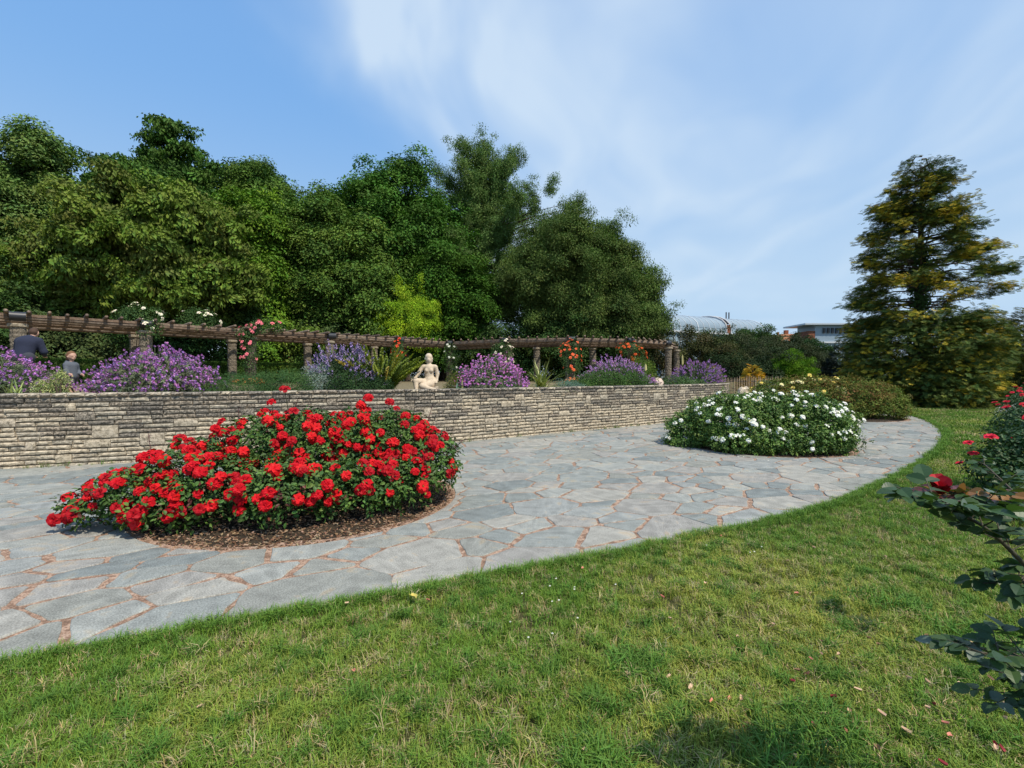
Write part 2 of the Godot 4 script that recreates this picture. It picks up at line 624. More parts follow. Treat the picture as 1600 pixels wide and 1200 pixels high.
func flagstone(mb, pe, cen, r):
	# top face, a small rounded arris and the edge down to the mortar; each stone sits a touch out of level
	var tx = r.randf_range(-0.006, 0.006)
	var tz = r.randf_range(-0.006, 0.006)
	var y0 = 0.0315 + r.randf_range(-0.001, 0.004)
	var n = pe.size()
	var inner = PackedVector2Array()
	for k in n:
		var a = pe[(k + n - 1) % n]
		var b = pe[k]
		var c = pe[(k + 1) % n]
		var d = ((b - a).normalized() + (c - b).normalized())
		var nn = Vector2(-d.y, d.x).normalized()
		inner.append(b + nn * 0.006)
	var base = mb.v.size()
	var h = func(p): return y0 + clampf((p.x - cen.x) * tx + (p.y - cen.y) * tz, -0.0025, 0.004)
	for p in inner:
		mb.v.push_back(V(p.x, h.call(p), p.y)); mb.n.push_back(Vector3.UP)
	var ids = Geometry2D.triangulate_polygon(inner)
	if ids.size() < 3:
		ids = Geometry2D.triangulate_polygon(pe)
	for q in ids:
		mb.idx.push_back(base + q)
	var b1 = mb.v.size()
	for k in n:
		var p = pe[k]
		var o = (p - inner[k]).normalized()
		var nv = Vector3(o.x, 0.8, -o.y).normalized()
		mb.v.push_back(V(inner[k].x, h.call(inner[k]), inner[k].y)); mb.n.push_back(Vector3(o.x * 0.3, 1, -o.y * 0.3).normalized())
		mb.v.push_back(V(p.x, h.call(p) - 0.0035, p.y)); mb.n.push_back(nv)
		mb.v.push_back(V(p.x, 0.002, p.y)); mb.n.push_back(Vector3(o.x, 0, -o.y))
	var turn = r.randf() * TAU
	var sh = Vector2(r.randf(), r.randf())
	for k in range(base, mb.v.size()):
		mb.uv.push_back(Vector2(mb.v[k].x, mb.v[k].z).rotated(turn) * 0.9 + sh)
	for k in n:
		var a = b1 + k * 3
		var b = b1 + ((k + 1) % n) * 3
		for q in [a, b, b + 1, a, b + 1, a + 1, a + 1, b + 1, b + 2, a + 1, b + 2, a + 2]:
			mb.idx.push_back(q)

func unit_stone(sd):
	# rock-faced block: unit cube whose front (+z) is broken, chamfered all round
	var r = RandomNumberGenerator.new()
	r.seed = sd
	var mb = MB.new()
	var nx = 5
	var ny = 3
	var pts = []
	for j in ny + 1:
		for i in nx + 1:
			var x = -0.5 + float(i) / nx
			var y = -0.5 + float(j) / ny
			var border = i == 0 or j == 0 or i == nx or j == ny
			var z = 0.5 - (0.1 if border else 0.0) + r.randf_range(-0.05, 0.04)
			if i > 0 and i < nx: x += r.randf_range(-0.05, 0.05)
			if border:
				x += r.randf_range(-0.012, 0.008) * signf(x)
				y += r.randf_range(-0.035, 0.0) * signf(y)
			pts.append(Vector3(x, y, z))
	for j in ny:
		for i in nx:
			var a = j * (nx + 1) + i
			mb.tri(pts[a], pts[a + nx + 1], pts[a + nx + 2])
			mb.tri(pts[a], pts[a + nx + 2], pts[a + 1])
	# sides back to the wall
	var ring = []
	for i in nx + 1: ring.append(pts[i])
	for j in range(1, ny + 1): ring.append(pts[j * (nx + 1) + nx])
	for i in range(nx - 1, -1, -1): ring.append(pts[ny * (nx + 1) + i])
	for j in range(ny - 1, 0, -1): ring.append(pts[j * (nx + 1)])
	for k in ring.size():
		var a = ring[k]
		var b = ring[(k + 1) % ring.size()]
		mb.quad(a, b, Vector3(b.x, b.y, -0.5), Vector3(a.x, a.y, -0.5))
	return mb

func wall_at(s):
	var f = s / 0.1
	var i = clampi(int(f), 0, wall_pts.size() - 2)
	var p = wall_pts[i].lerp(wall_pts[i + 1], f - i)
	var t = (wall_pts[min(i + 2, wall_pts.size() - 1)] - wall_pts[max(i - 1, 0)]).normalized()
	return [p, t]

func build_wall():
	var root = thing("retaining_wall", "curved retaining wall of pale weathered limestone courses holding up the planted terrace", "wall")
	var r = RandomNumberGenerator.new()
	r.seed = 17
	var total = (wall_pts.size() - 1) * 0.1
	# core behind the raked joints, and the backing under the coping
	var mb = MB.new()
	for i in range(0, wall_pts.size() - 2, 2):
		var a = wall_at(i * 0.1)
		var b = wall_at((i + 2) * 0.1)
		var na = Vector2(a[1].y, -a[1].x)
		var nb = Vector2(b[1].y, -b[1].x)
		var p = []
		for q in [[a[0] - na * 0.045, b[0] - nb * 0.045], [a[0] - na * 0.30, b[0] - nb * 0.30]]:
			for y in [-0.05, WALL_H - 0.03]:
				p.append(V(q[0].x, y, q[0].y)); p.append(V(q[1].x, y, q[1].y))
		mb.quad(p[0], p[2], p[3], p[1])
		mb.quad(p[2], p[6], p[7], p[3])
		mb.quad(p[4], p[5], p[7], p[6])
	obj("mortar_core", mb.done(M.core), null, root)
	var units = []
	for k in 8:
		units.append(unit_stone(100 + k))
	var unit_meshes = []
	for u in units:
		unit_meshes.append(u.done())
	var rows = 15
	var pitch = (WALL_H - 0.065) / rows
	var list = []   # [s0, s1, y0, y1, depth]
	var busy = []
	for k in rows: busy.append([])
	# jumpers: tall blocks through two or three courses
	var s = 0.2
	while s < total - 0.5:
		var h = 2 if r.randf() < 0.72 else 3
		var row = r.randi_range(1, rows - h - 1)
		var w = [0.1, 0.12, 0.16, 0.2, 0.26, 0.34][r.randi() % 6]
		var free = true
		for k in range(row, row + h):
			for b in busy[k]:
				if s < b[1] + 0.1 and s + w > b[0] - 0.1: free = false
		if free:
			list.append([s, s + w, row * pitch + 0.006, (row + h) * pitch - 0.014, 0.052])
			for k in range(row, row + h): busy[k].append([s, s + w])
		s += r.randf_range(0.08, 0.42)
	# stretches where two courses are split into three thin ones
	s = 0.6
	while s < total - 1.5:
		var row = r.randi_range(1, rows - 3)
		var w = r.randf_range(0.45, 1.1)
		var free = true
		for k in [row, row + 1]:
			for b in busy[k]:
				if s < b[1] and s + w > b[0]: free = false
		if free:
			var th = pitch * 2.0 / 3.0
			for q in 3:
				var x = s
				while x < s + w - 0.03:
					var l = minf(r.randf_range(0.14, 0.4), s + w - x)
					if s + w - x - l < 0.08: l = s + w - x
					list.append([x + 0.005, x + l - 0.005, row * pitch + q * th + 0.004, row * pitch + (q + 1) * th - 0.012, r.randf_range(0.03, 0.05)])
					x += l
			for k in [row, row + 1]: busy[k].append([s - 0.004, s + w + 0.004])
		s += r.randf_range(0.6, 2.2)
	for row in rows:
		busy[row].sort_custom(func(a, b): return a[0] < b[0])
		var x = 0.0
		var spans = []
		for b in busy[row]:
			if b[0] - x > 0.03: spans.append([x, b[0]])
			x = maxf(x, b[1])
		if total - x > 0.03: spans.append([x, total])
		for sp in spans:
			x = sp[0]
			while x < sp[1] - 0.03:
				var l = minf(r.randf_range(0.12, 0.46), sp[1] - x)
				if sp[1] - x - l < 0.09: l = sp[1] - x
				var gap = r.randf_range(0.011, 0.017)
				list.append([x + 0.006, x + l - 0.006, row * pitch + (0.0 if row == 0 else 0.004), (row + 1) * pitch - gap, r.randf_range(0.03, 0.06) + (0.02 if row == 0 else 0.0)])
				x += l
	var n_wall = list.size()
	# coping: a row of short flat stones
	s = 0.0
	while s < total - 0.05:
		var l = minf(r.randf_range(0.12, 0.3), total - s)
		list.append([s + 0.006, s + l - 0.006, WALL_H - 0.055 + r.randf_range(-0.004, 0.004), WALL_H + r.randf_range(-0.006, 0.006), 0.07])
		s += l
	var placed = []
	for k in list.size():
		var q = list[k]
		var at = wall_at((q[0] + q[1]) * 0.5)
		var nn = Vector2(at[1].y, -at[1].x)
		var coping = k >= n_wall
		var z = Vector3(nn.x, 0, -nn.y)
		var x = Vector3(at[1].x, 0, -at[1].y)
		var zs = 0.1 if not coping else 0.36
		var c2 = at[0] + nn * (q[4] - 0.045 - zs * 0.5)
		var xf = Transform3D(Basis(x * (q[1] - q[0]), Vector3.UP * (q[3] - q[2]), z * zs), V(c2.x, (q[2] + q[3]) * 0.5, c2.y))
		# weathering: black lichen film in patches, mostly on the upper courses, with clean limestone low down
		var hy = q[2] / WALL_H
		var sm = (q[0] + q[1]) * 0.5
		var film = noise_a.get_noise_2d(sm * 0.35, hy * 2.2) * 0.75 + noise_a.get_noise_2d(sm * 1.7 + 80.0, hy * 5.0) * 0.4 + (hy - 0.64) * 1.35 + r.randf_range(-0.22, 0.22)
		var mi = [0, 1, 2, 2, 0, 3][r.randi() % 6]
		if film > 0.42: mi = [7, 5, 5, 4][r.randi() % 4]
		elif film > 0.05: mi = [4, 5, 6, 3][r.randi() % 4]
		elif film > -0.2: mi = [6, 1, 3, 0][r.randi() % 4]
		if coping: mi = [4, 3, 5, 1, 6][r.randi() % 5]
		if q[3] - q[2] > pitch * 1.3: mi = [3, 1, 4, 6][r.randi() % 4] if film > -0.1 else [0, 1][r.randi() % 2]
		var d = at[0].length()
		var rank = (q[1] - q[0]) * (q[3] - q[2]) / (d * d)
		if absf(at[0].x) > at[0].y * 1.12 or at[0].y > 17.5: rank = 0.0
		if at[0].x > -4.2 and at[0].x < -1.3 and hy < 0.75 and not coping: rank *= 0.15
		placed.append([rank, xf, mi, r.randi() % 8, coping])
	placed.sort_custom(func(a, b): return a[0] > b[0])
	var rest = {}
	var used = [0, 0]
	for q in placed:
		var kind = 1 if q[4] else 0
		if used[kind] < [290, 90][kind] and q[0] > 0.0:
			used[kind] += 1
			obj(["stone", "coping_stone"][kind], unit_meshes[q[3]], M.stones[q[2]], root, q[1])
		else:
			if not rest.has(q[2]): rest[q[2]] = MB.new()
			var u = units[q[3]]
			var t = rest[q[2]]
			var b = t.v.size()
			t.v.append_array(q[1] * u.v)
			for i in u.idx: t.idx.push_back(b + i)
	var am = ArrayMesh.new()
	for mi in rest:
		rest[mi].add_to(am, M.stones[mi])
	obj("stone_courses", am, null, root).set_meta("kind", "stuff")
	print("wall stones ", list.size())
	# terrace behind the wall: a soil bed along it, then a gravelled court
	var inner = PackedVector2Array()
	var mid = PackedVector2Array()
	for i in range(0, wall_pts.size(), 4):
		var a = wall_at(i * 0.1)
		var nn = Vector2(a[1].y, -a[1].x)
		inner.append(a[0] - nn * 0.28)
		mid.append(a[0] - nn * 2.3)
	var soil = MB.new()
	for i in inner.size() - 1:
		var y = 1.06
		soil.quad(V(inner[i].x, y, inner[i].y), V(mid[i].x, y, mid[i].y), V(mid[i + 1].x, y, mid[i + 1].y), V(inner[i + 1].x, y, inner[i + 1].y))
	tag(obj("planting_bed", soil.done(M.soil)), "", "", "", "structure")
	var court = PackedVector2Array(inner)
	court.append_array([Vector2(9.0, 24.0), Vector2(14.0, 30.0), Vector2(15.0, 40.0), Vector2(12.0, 70.0), Vector2(-80.0, 70.0), Vector2(-80.0, 4.0)])
	tag(obj("terrace", flat_poly(court, TERRACE, M.gravel)), "", "", "", "structure")
	# grassy bank at the terrace's open side
	var bank = MB.new()
	var top = [Vector2(7.2, 21.4), Vector2(9.0, 24.0), Vector2(14.0, 30.0), Vector2(15.0, 40.0), Vector2(12.0, 70.0)]
	for i in top.size() - 1:
		bank.quad(V(top[i].x, TERRACE, top[i].y), V(top[i].x + 3.5, 0.0, top[i].y - 1.0), V(top[i + 1].x + 3.5, 0.0, top[i + 1].y - 1.0), V(top[i + 1].x, TERRACE, top[i + 1].y))
	tag(obj("bank", bank.done(M.ground)), "", "", "", "structure")

# ---------- pergola ----------
const NEAR_ROW = [Vector2(-20.4, 14.6), Vector2(-17.8, 17.1), Vector2(-15.2, 19.7), Vector2(-12.6, 22.9), Vector2(-9.8, 25.5), Vector2(-6.8, 28.3), Vector2(-4.1, 31.1), Vector2(-0.43, 28.8), Vector2(3.5, 27.8), Vector2(7.2, 28.8), Vector2(10.25, 31.1)]
const FAR_ROW = [Vector2(-22.5, 16.6), Vector2(-19.9, 19.2), Vector2(-17.3, 21.8), Vector2(-14.7, 24.9), Vector2(-11.9, 27.6), Vector2(-8.9, 30.6), Vector2(-4.6, 34.6), Vector2(-0.2, 32.0), Vector2(3.7, 31.0), Vector2(8.2, 32.2), Vector2(11.9, 34.3)]
const BEAM_Y = 3.47

func column_mesh(sd, hgt, rad):
	var r = RandomNumberGenerator.new()
	r.seed = sd
	var mb = MB.new()
	var sides = 14
	var rings = 26
	var rows = []
	for j in rings + 1:
		var f = float(j) / rings
		var row = []
		for k in sides:
			var a = TAU * k / sides
			var rr = rad * (0.94 + 0.08 * f) * (1.0 + r.randf_range(-0.06, 0.06) - (0.05 if j % 2 else 0.0))
			row.append(Vector3(cos(a) * rr, f * (hgt - 0.12), sin(a) * rr))
		rows.append(row)
	for j in rings:
		for k in sides:
			var k2 = (k + 1) % sides
			mb.quad(rows[j][k], rows[j + 1][k], rows[j + 1][k2], rows[j][k2])
	return mb.done()

func capital_mesh(sd, rad):
	var r = RandomNumberGenerator.new()
	r.seed = sd
	var mb = MB.new()
	var prof = [[0.98, 0.0], [1.16, 0.02], [1.18, 0.1], [1.08, 0.125], [0.0, 0.125]]
	var sides = 14
	for j in prof.size() - 1:
		for k in sides:
			var a = TAU * k / sides
			var b = TAU * (k + 1) / sides
			var q = []
			for e in [[a, j], [a, j + 1], [b, j + 1], [b, j]]:
				var rr = rad * prof[e[1]][0] * (1.0 + 0.04 * sin(e[0] * 5.0 + sd))
				q.append(Vector3(cos(e[0]) * rr, prof[e[1]][1], sin(e[0]) * rr))
			mb.quad(q[0], q[1], q[2], q[3])
	return mb.done()

func build_pergola():
	var root = thing("pergola", "long curving pergola of dark weathered logs on round stone columns behind the terrace beds", "pergola")
	var r = RandomNumberGenerator.new()
	r.seed = 8
	var hgt = 2.27
	var cols = []
	for k in 3:
		cols.append(column_mesh(k + 1, hgt, 0.225))
	var cap = capital_mesh(2, 0.235)
	var spots = []
	for p in NEAR_ROW: spots.append(p)
	for p in FAR_ROW: spots.append(p)
	spots.append_array([Vector2(1.65, 31.6), Vector2(5.4, 31.7)])
	for p in spots:
		var c = obj("column", cols[r.randi() % 3], M.column, root, Transform3D(Basis(Vector3.UP, r.randf() * TAU), V(p.x, TERRACE, p.y)))
		obj("capital", cap, M.capital, c, Transform3D(Basis(), Vector3(0, hgt - 0.125, 0)))
	var n = NEAR_ROW.size()
	# long beams: two at the front edge and the back edge, two purlins between
	for i in n - 1:
		var cross0 = FAR_ROW[i] - NEAR_ROW[i]
		var cross1 = FAR_ROW[i + 1] - NEAR_ROW[i + 1]
		for f in [[-0.02, 0.09, 0.05, "beam"], [0.26, 0.075, 0.02, "purlin"], [0.5, 0.075, 0.0, "purlin"], [0.75, 0.075, 0.0, "purlin"], [1.0, 0.12, -0.02, "beam"]]:
			var a = NEAR_ROW[i] + cross0 * f[0]
			var b = NEAR_ROW[i + 1] + cross1 * f[0]
			var pts = []
			var rad = []
			for k in 6:
				var q = a.lerp(b, k / 5.0)
				pts.append(V(q.x, BEAM_Y + f[2] + r.randf_range(-0.014, 0.014), q.y))
				rad.append(f[1] * r.randf_range(0.92, 1.08))
			var mb = MB.new()
			mb.tube(pts, rad, 9, 0.05, i * 7 + 3)
			obj(f[3], mb.done(), M.woods[r.randi() % 4], root)
		# a squared plank bolted along the front beam, as the photo's bright upper line
		var pa = NEAR_ROW[i] - cross0.normalized() * 0.14
		var pb = NEAR_ROW[i + 1] - cross1.normalized() * 0.14
		var pk = MB.new()
		pk.beam(V(pa.x, BEAM_Y + 0.15, pa.y), V(pb.x, BEAM_Y + 0.15, pb.y), 0.05, 0.1)
		obj("fascia_plank", pk.done(), M.woods[1 if r.randf() < 0.6 else 3], root)
		# rafters across, ends poking past the front beam
		for k in 7:
			var t = (k + 0.5) / 7.0 + r.randf_range(-0.01, 0.01)
			var na = NEAR_ROW[i].lerp(NEAR_ROW[i + 1], t)
			var fa = FAR_ROW[i].lerp(FAR_ROW[i + 1], t)
			var dir = (fa - na).normalized()
			var p0 = na - dir * r.randf_range(0.42, 0.58)
			var p1 = fa + dir * r.randf_range(0.3, 0.5)
			var mb = MB.new()
			mb.tube([V(p0.x, BEAM_Y + 0.25 + r.randf_range(-0.02, 0.03), p0.y), V((p0.x + p1.x) * 0.5, BEAM_Y + 0.22, (p0.y + p1.y) * 0.5), V(p1.x, BEAM_Y + 0.24, p1.y)], [0.065, 0.07, 0.062], 7, 0.08, k + i * 11)
			obj("rafter", mb.done(), M.woods[r.randi() % 4], root)
	# dark metal drum lamps over each front column
	for i in n:
		var t2 = (NEAR_ROW[min(i + 1, n - 1)] - NEAR_ROW[max(i - 1, 0)]).normalized()
		var ax = Vector3(t2.x, 0, -t2.y)
		var cr = (FAR_ROW[i] - NEAR_ROW[i]).normalized()
		var c = V(NEAR_ROW[i].x - cr.x * 0.2, BEAM_Y + 0.1, NEAR_ROW[i].y - cr.y * 0.2)
		var mb = MB.new()
		mb.tube([c - ax * 0.2, c - ax * 0.195, c + ax * 0.195, c + ax * 0.2], [0.15, 0.165, 0.165, 0.15], 18)
		var o = obj("drum_lamp", mb.done(), M.iron, root)
		for e in [-0.19, 0.19]:
			var br = MB.new()
			br.tube([c + ax * (e - 0.02), c + ax * (e + 0.02)], [0.172, 0.172], 18)
			obj("rim", br.done(), M.iron, o)
	# clipped hedge behind the far columns on the straight wing
	var hedge = thing("clipped_hedge", "low clipped green hedge running behind the pergola columns", "hedge")
	var xs = []
	var cs = []
	for i in 5:
		var a = FAR_ROW[i + 1]
		var b = FAR_ROW[i + 2] if i < 4 else Vector2(-7.0, 32.4)
		var tt = (b - a).normalized()
		var nn = Vector2(tt.y, -tt.x)
		var l = a.distance_to(b)
		for k in int(l * 260):
			var u = r.randf()
			var side = r.randf()
			var off = 0.0
			var y = r.randf() * 1.08
			var up = Vector3(nn.x, 0.35, -nn.y)
			if side < 0.35:
				off = r.randf_range(-0.8, 0.0)
				y = 1.08
				up = Vector3.UP
			var p = a.lerp(b, u) - nn * (0.9 - off)
			if side >= 0.35: p += nn * r.randf_range(-0.05, 0.03)
			xs.append(Transform3D(basis_up((up + Vector3(r.randf_range(-0.6, 0.6), r.randf_range(-0.3, 0.6), r.randf_range(-0.6, 0.6))).normalized(), r.randf() * TAU) * Basis().scaled(Vector3.ONE * r.randf_range(0.11, 0.17)), V(p.x, TERRACE + y + r.randf_range(-0.03, 0.03), p.y)))
			cs.append(vary(Color(0.06, 0.12, 0.02), 0.25, r))
	many("foliage", leaf_cluster(14, 0.42, 0.24, 0.5, 5), M.leaf, xs, cs, hedge)

func basis_up(up, spin):
	var ref = Vector3(1, 0, 0) if absf(up.x) < 0.8 else Vector3(0, 0, 1)
	var x = up.cross(ref).normalized()
	var z = x.cross(up).normalized()
	return Basis(x, up, z) * Basis(Vector3.UP, spin)

func vary(c, amt, r):
	var k = 1.0 + r.randf_range(-amt, amt)
	return Color(c.r * k * (1.0 + r.randf_range(-amt, amt) * 0.5), c.g * k, c.b * k * (1.0 + r.randf_range(-amt, amt) * 0.5))

func leaf_cluster(n, ll, lw, flat, sd, droop = 0.0):
	# kite-shaped folded leaves through a flattened ball of radius one, faces mostly upward (local +y)
	var r = RandomNumberGenerator.new()
	r.seed = sd
	var mb = MB.new()
	for i in n:
		var d = Vector3(r.randfn(), r.randfn(), r.randfn()).normalized() * pow(r.randf(), 0.4)
		d.y *= flat
		var out = Vector3(d.x, droop * -1.0 + r.randf_range(-0.3, 0.3), d.z)
		if out.length() < 0.05: out = Vector3(1, 0, 0)
		out = (out.normalized() + Vector3(r.randfn(), r.randfn() * 0.5, r.randfn()) * 0.45).normalized()
		var nrm = (Vector3.UP + Vector3(r.randfn(), 0, r.randfn()) * 0.5).normalized()
		var s = out.cross(nrm).normalized()
		nrm = s.cross(out).normalized()
		var l = ll * r.randf_range(0.7, 1.2)
		var w = lw * r.randf_range(0.8, 1.15) * 0.5
		var p = d
		var k = mb.v.size()
		mb.v.push_back(p)
		mb.v.push_back(p + out * l * 0.45 + s * w + nrm * w * 0.35)
		mb.v.push_back(p + out * l - nrm * l * 0.12)
		mb.v.push_back(p + out * l * 0.45 - s * w + nrm * w * 0.35)
		for q in [0, 1, 2, 0, 2, 3]: mb.idx.push_back(k + q)
		var tint = Color(r.randf_range(0.8, 1.2), r.randf_range(0.92, 1.08), r.randf_range(0.8, 1.2))
		for q in 4: mb.c.push_back(tint)
	return mb.done()

# ---------- trees ----------
# lobes: [x, y, d, rx, ry, rz] in world metres; the crown is built of clumps on their surfaces, each clump of leafy sprays
func crown(root, lobes, clump_r, per, size, cols, cluster, m, sd, inner = 0.35, upbias = 0.8, squash = 0.62, rag = 0.12):
	var r = RandomNumberGenerator.new()
	r.seed = sd
	var xs = []
	var cs = []
	var centers = []
	for L in lobes:
		var area = 4.0 * PI * pow((pow(L[3] * L[4], 1.6) + pow(L[3] * L[5], 1.6) + pow(L[4] * L[5], 1.6)) / 3.0, 1.0 / 1.6)
		var nc = int(area / (clump_r * clump_r * 2.5)) + 3
		for i in nc + int(nc * inner):
			var within = i >= nc
			var d = Vector3(r.randfn(), r.randfn(), r.randfn()).normalized()
			if not within and d.z < -0.55 and r.randf() < 0.5:
				d.z = -d.z
			var f = r.randf_range(0.35, 0.75) if within else 1.0 + r.randf_range(-1.6, 1.0) * rag * 1.8
			var p = Vector3(L[0] + d.x * L[3] * f, L[1] + d.y * L[4] * f, -L[2] + d.z * L[5] * f)
			if not within:
				var hid = false
				for K in lobes:
					if K == L: continue
					var e = Vector3((p.x - K[0]) / K[3], (p.y - K[1]) / K[4], (p.z + K[2]) / K[5])
					if e.length() < 0.62:
						hid = true
						break
				if hid: continue
			centers.append(p)
			var tone = vary(cols[r.randi() % cols.size()], 0.16, r)
			var cr = clump_r * r.randf_range(0.55, 1.4)
			var np = int(per * (0.55 if within else 1.0) * cr * cr / (clump_r * clump_r)) + 4
			if not within and r.randf() < 0.2:
				# a loose sprig reaching out of the bough
				p += d * cr * r.randf_range(0.5, 1.2) + Vector3.UP * cr * 0.3
				np = int(np * 0.35) + 2
				cr *= 0.75
			for k in np:
				var o = Vector3(r.randfn(), r.randfn(), r.randfn()).normalized() * cr * pow(r.randf(), 0.45)
				o.y *= squash
				var up = (Vector3.UP * upbias + d * 0.55 + o / cr * 0.45 + Vector3(r.randf_range(-1, 1), r.randf_range(-0.5, 0.5), r.randf_range(-1, 1)) * 0.4).normalized()
				var sc = size * r.randf_range(0.55, 1.4)
				xs.append(Transform3D(basis_up(up, r.randf() * TAU).scaled_local(Vector3.ONE * sc), p + o))
				cs.append(vary(tone, 0.13, r))
	var o = many("crown", cluster, m, xs, cs, root)
	o.position = -root.position
	return centers

func boughs(lobes, sd, share):
	# break each smooth lobe into a core and smaller boughs that jut out of it unevenly
	var r = RandomNumberGenerator.new()
	r.seed = sd + 5000
	var out = []
	for L in lobes:
		out.append([L[0], L[1], L[2], L[3] * 0.62, L[4] * 0.62, L[5] * 0.62])
		var n = int(5 + 1.6 * (L[3] + L[4]))
		for i in n:
			var y = 1.0 - 1.75 * (i + 0.5) / n
			var a = i * 2.39996 + r.randf_range(-0.5, 0.5)
			var s = sqrt(maxf(0.0, 1.0 - y * y))
			var f = r.randf_range(0.5, 0.95)
			var q = r.randf_range(0.24, 0.5) * share
			out.append([L[0] + cos(a) * s * L[3] * f, L[1] + y * L[4] * f, L[2] + sin(a) * s * L[5] * f, L[3] * q, L[4] * q * 0.8, L[5] * q])
	return out

func limbs(root, base, top, rad, lobes, m, sd, centers = [], twigs = 0):
	var r = RandomNumberGenerator.new()
	r.seed = sd
	var mb = MB.new()
	var pts = []
	var rr = []
	for i in 9:
		var f = i / 8.0
		pts.append(base.lerp(top, f) + Vector3(r.randf_range(-1, 1), 0, r.randf_range(-1, 1)) * 0.12 * (1.0 if i > 0 else 0.0) - root.position)
		rr.append(rad * (1.5 - 0.5 * minf(f * 8.0, 1.0)) * (1.0 - 0.82 * f))
	mb.tube(pts, rr, 10, 0.06, sd)
	var tk = obj("trunk", mb.done(), m, root)
	for L in lobes.slice(0, 14):
		var goal = Vector3(L[0], L[1] + L[4] * 0.3, -L[2])
		var f = clampf((L[1] - L[4] * 0.7 - base.y) / maxf(top.y - base.y, 0.1), 0.18, 0.85)
		var st = base.lerp(top, f)
		var lb = MB.new()
		lb.tube([st - root.position, st.lerp(goal, 0.35) + Vector3(0, 0.4, 0) - root.position, st.lerp(goal, 0.7) + Vector3(0, 0.5, 0) - root.position, goal - root.position], [rad * 0.45, rad * 0.36, rad * 0.24, rad * 0.06], 7, 0.05, sd + 3)
		obj("limb", lb.done(), m, root)
	if twigs > 0 and centers.size():
		var tb = MB.new()
		for i in twigs:
			var c = centers[r.randi() % centers.size()]
			var f = clampf((c.y - base.y) / maxf(top.y - base.y, 0.1) - 0.12, 0.15, 0.95)
			var st = base.lerp(top, f)
			tb.tube([st - root.position, st.lerp(c, 0.5) + Vector3(0, 0.35, 0) - root.position, c - root.position], [rad * 0.16, rad * 0.1, 0.015], 5, 0.0, i)
		obj("branches", tb.done(), m, root).set_meta("kind", "stuff")
	return tk

func broadleaf(called, label, x, d, lobes, trunk_r, clump_r, per, size, cols, cluster, sd, y0 = 1.0, m = null, opts = {}):
	var low = opts.get("low", 0.0)
	for L in lobes:
		L[1] -= low * clampf((L[1] - 4.0) / 6.0, 0.0, 1.0)
	var root = thing(called, label, "tree", V(x, y0, d), "trees behind the pergola" if d < 60 and x < 14 else "trees across the park")
	var parts = lobes if opts.get("whole", false) else boughs(lobes, sd, opts.get("share", 1.0))
	var cen = crown(root, parts, clump_r, per, size, cols, cluster, m if m else M.leaf, sd, opts.get("inner", 0.35), opts.get("up", 0.8), opts.get("squash", 0.62), opts.get("rag", 0.12))
	var hi = 0.0
	for L in lobes: hi = maxf(hi, L[1] + L[4] * 0.45)
	limbs(root, V(x, y0 - 0.05, d), V(x + opts.get("lean", 0.0), hi, d), trunk_r, lobes, M.barks[sd % 2], sd, cen, opts.get("twigs", 40))
	return root

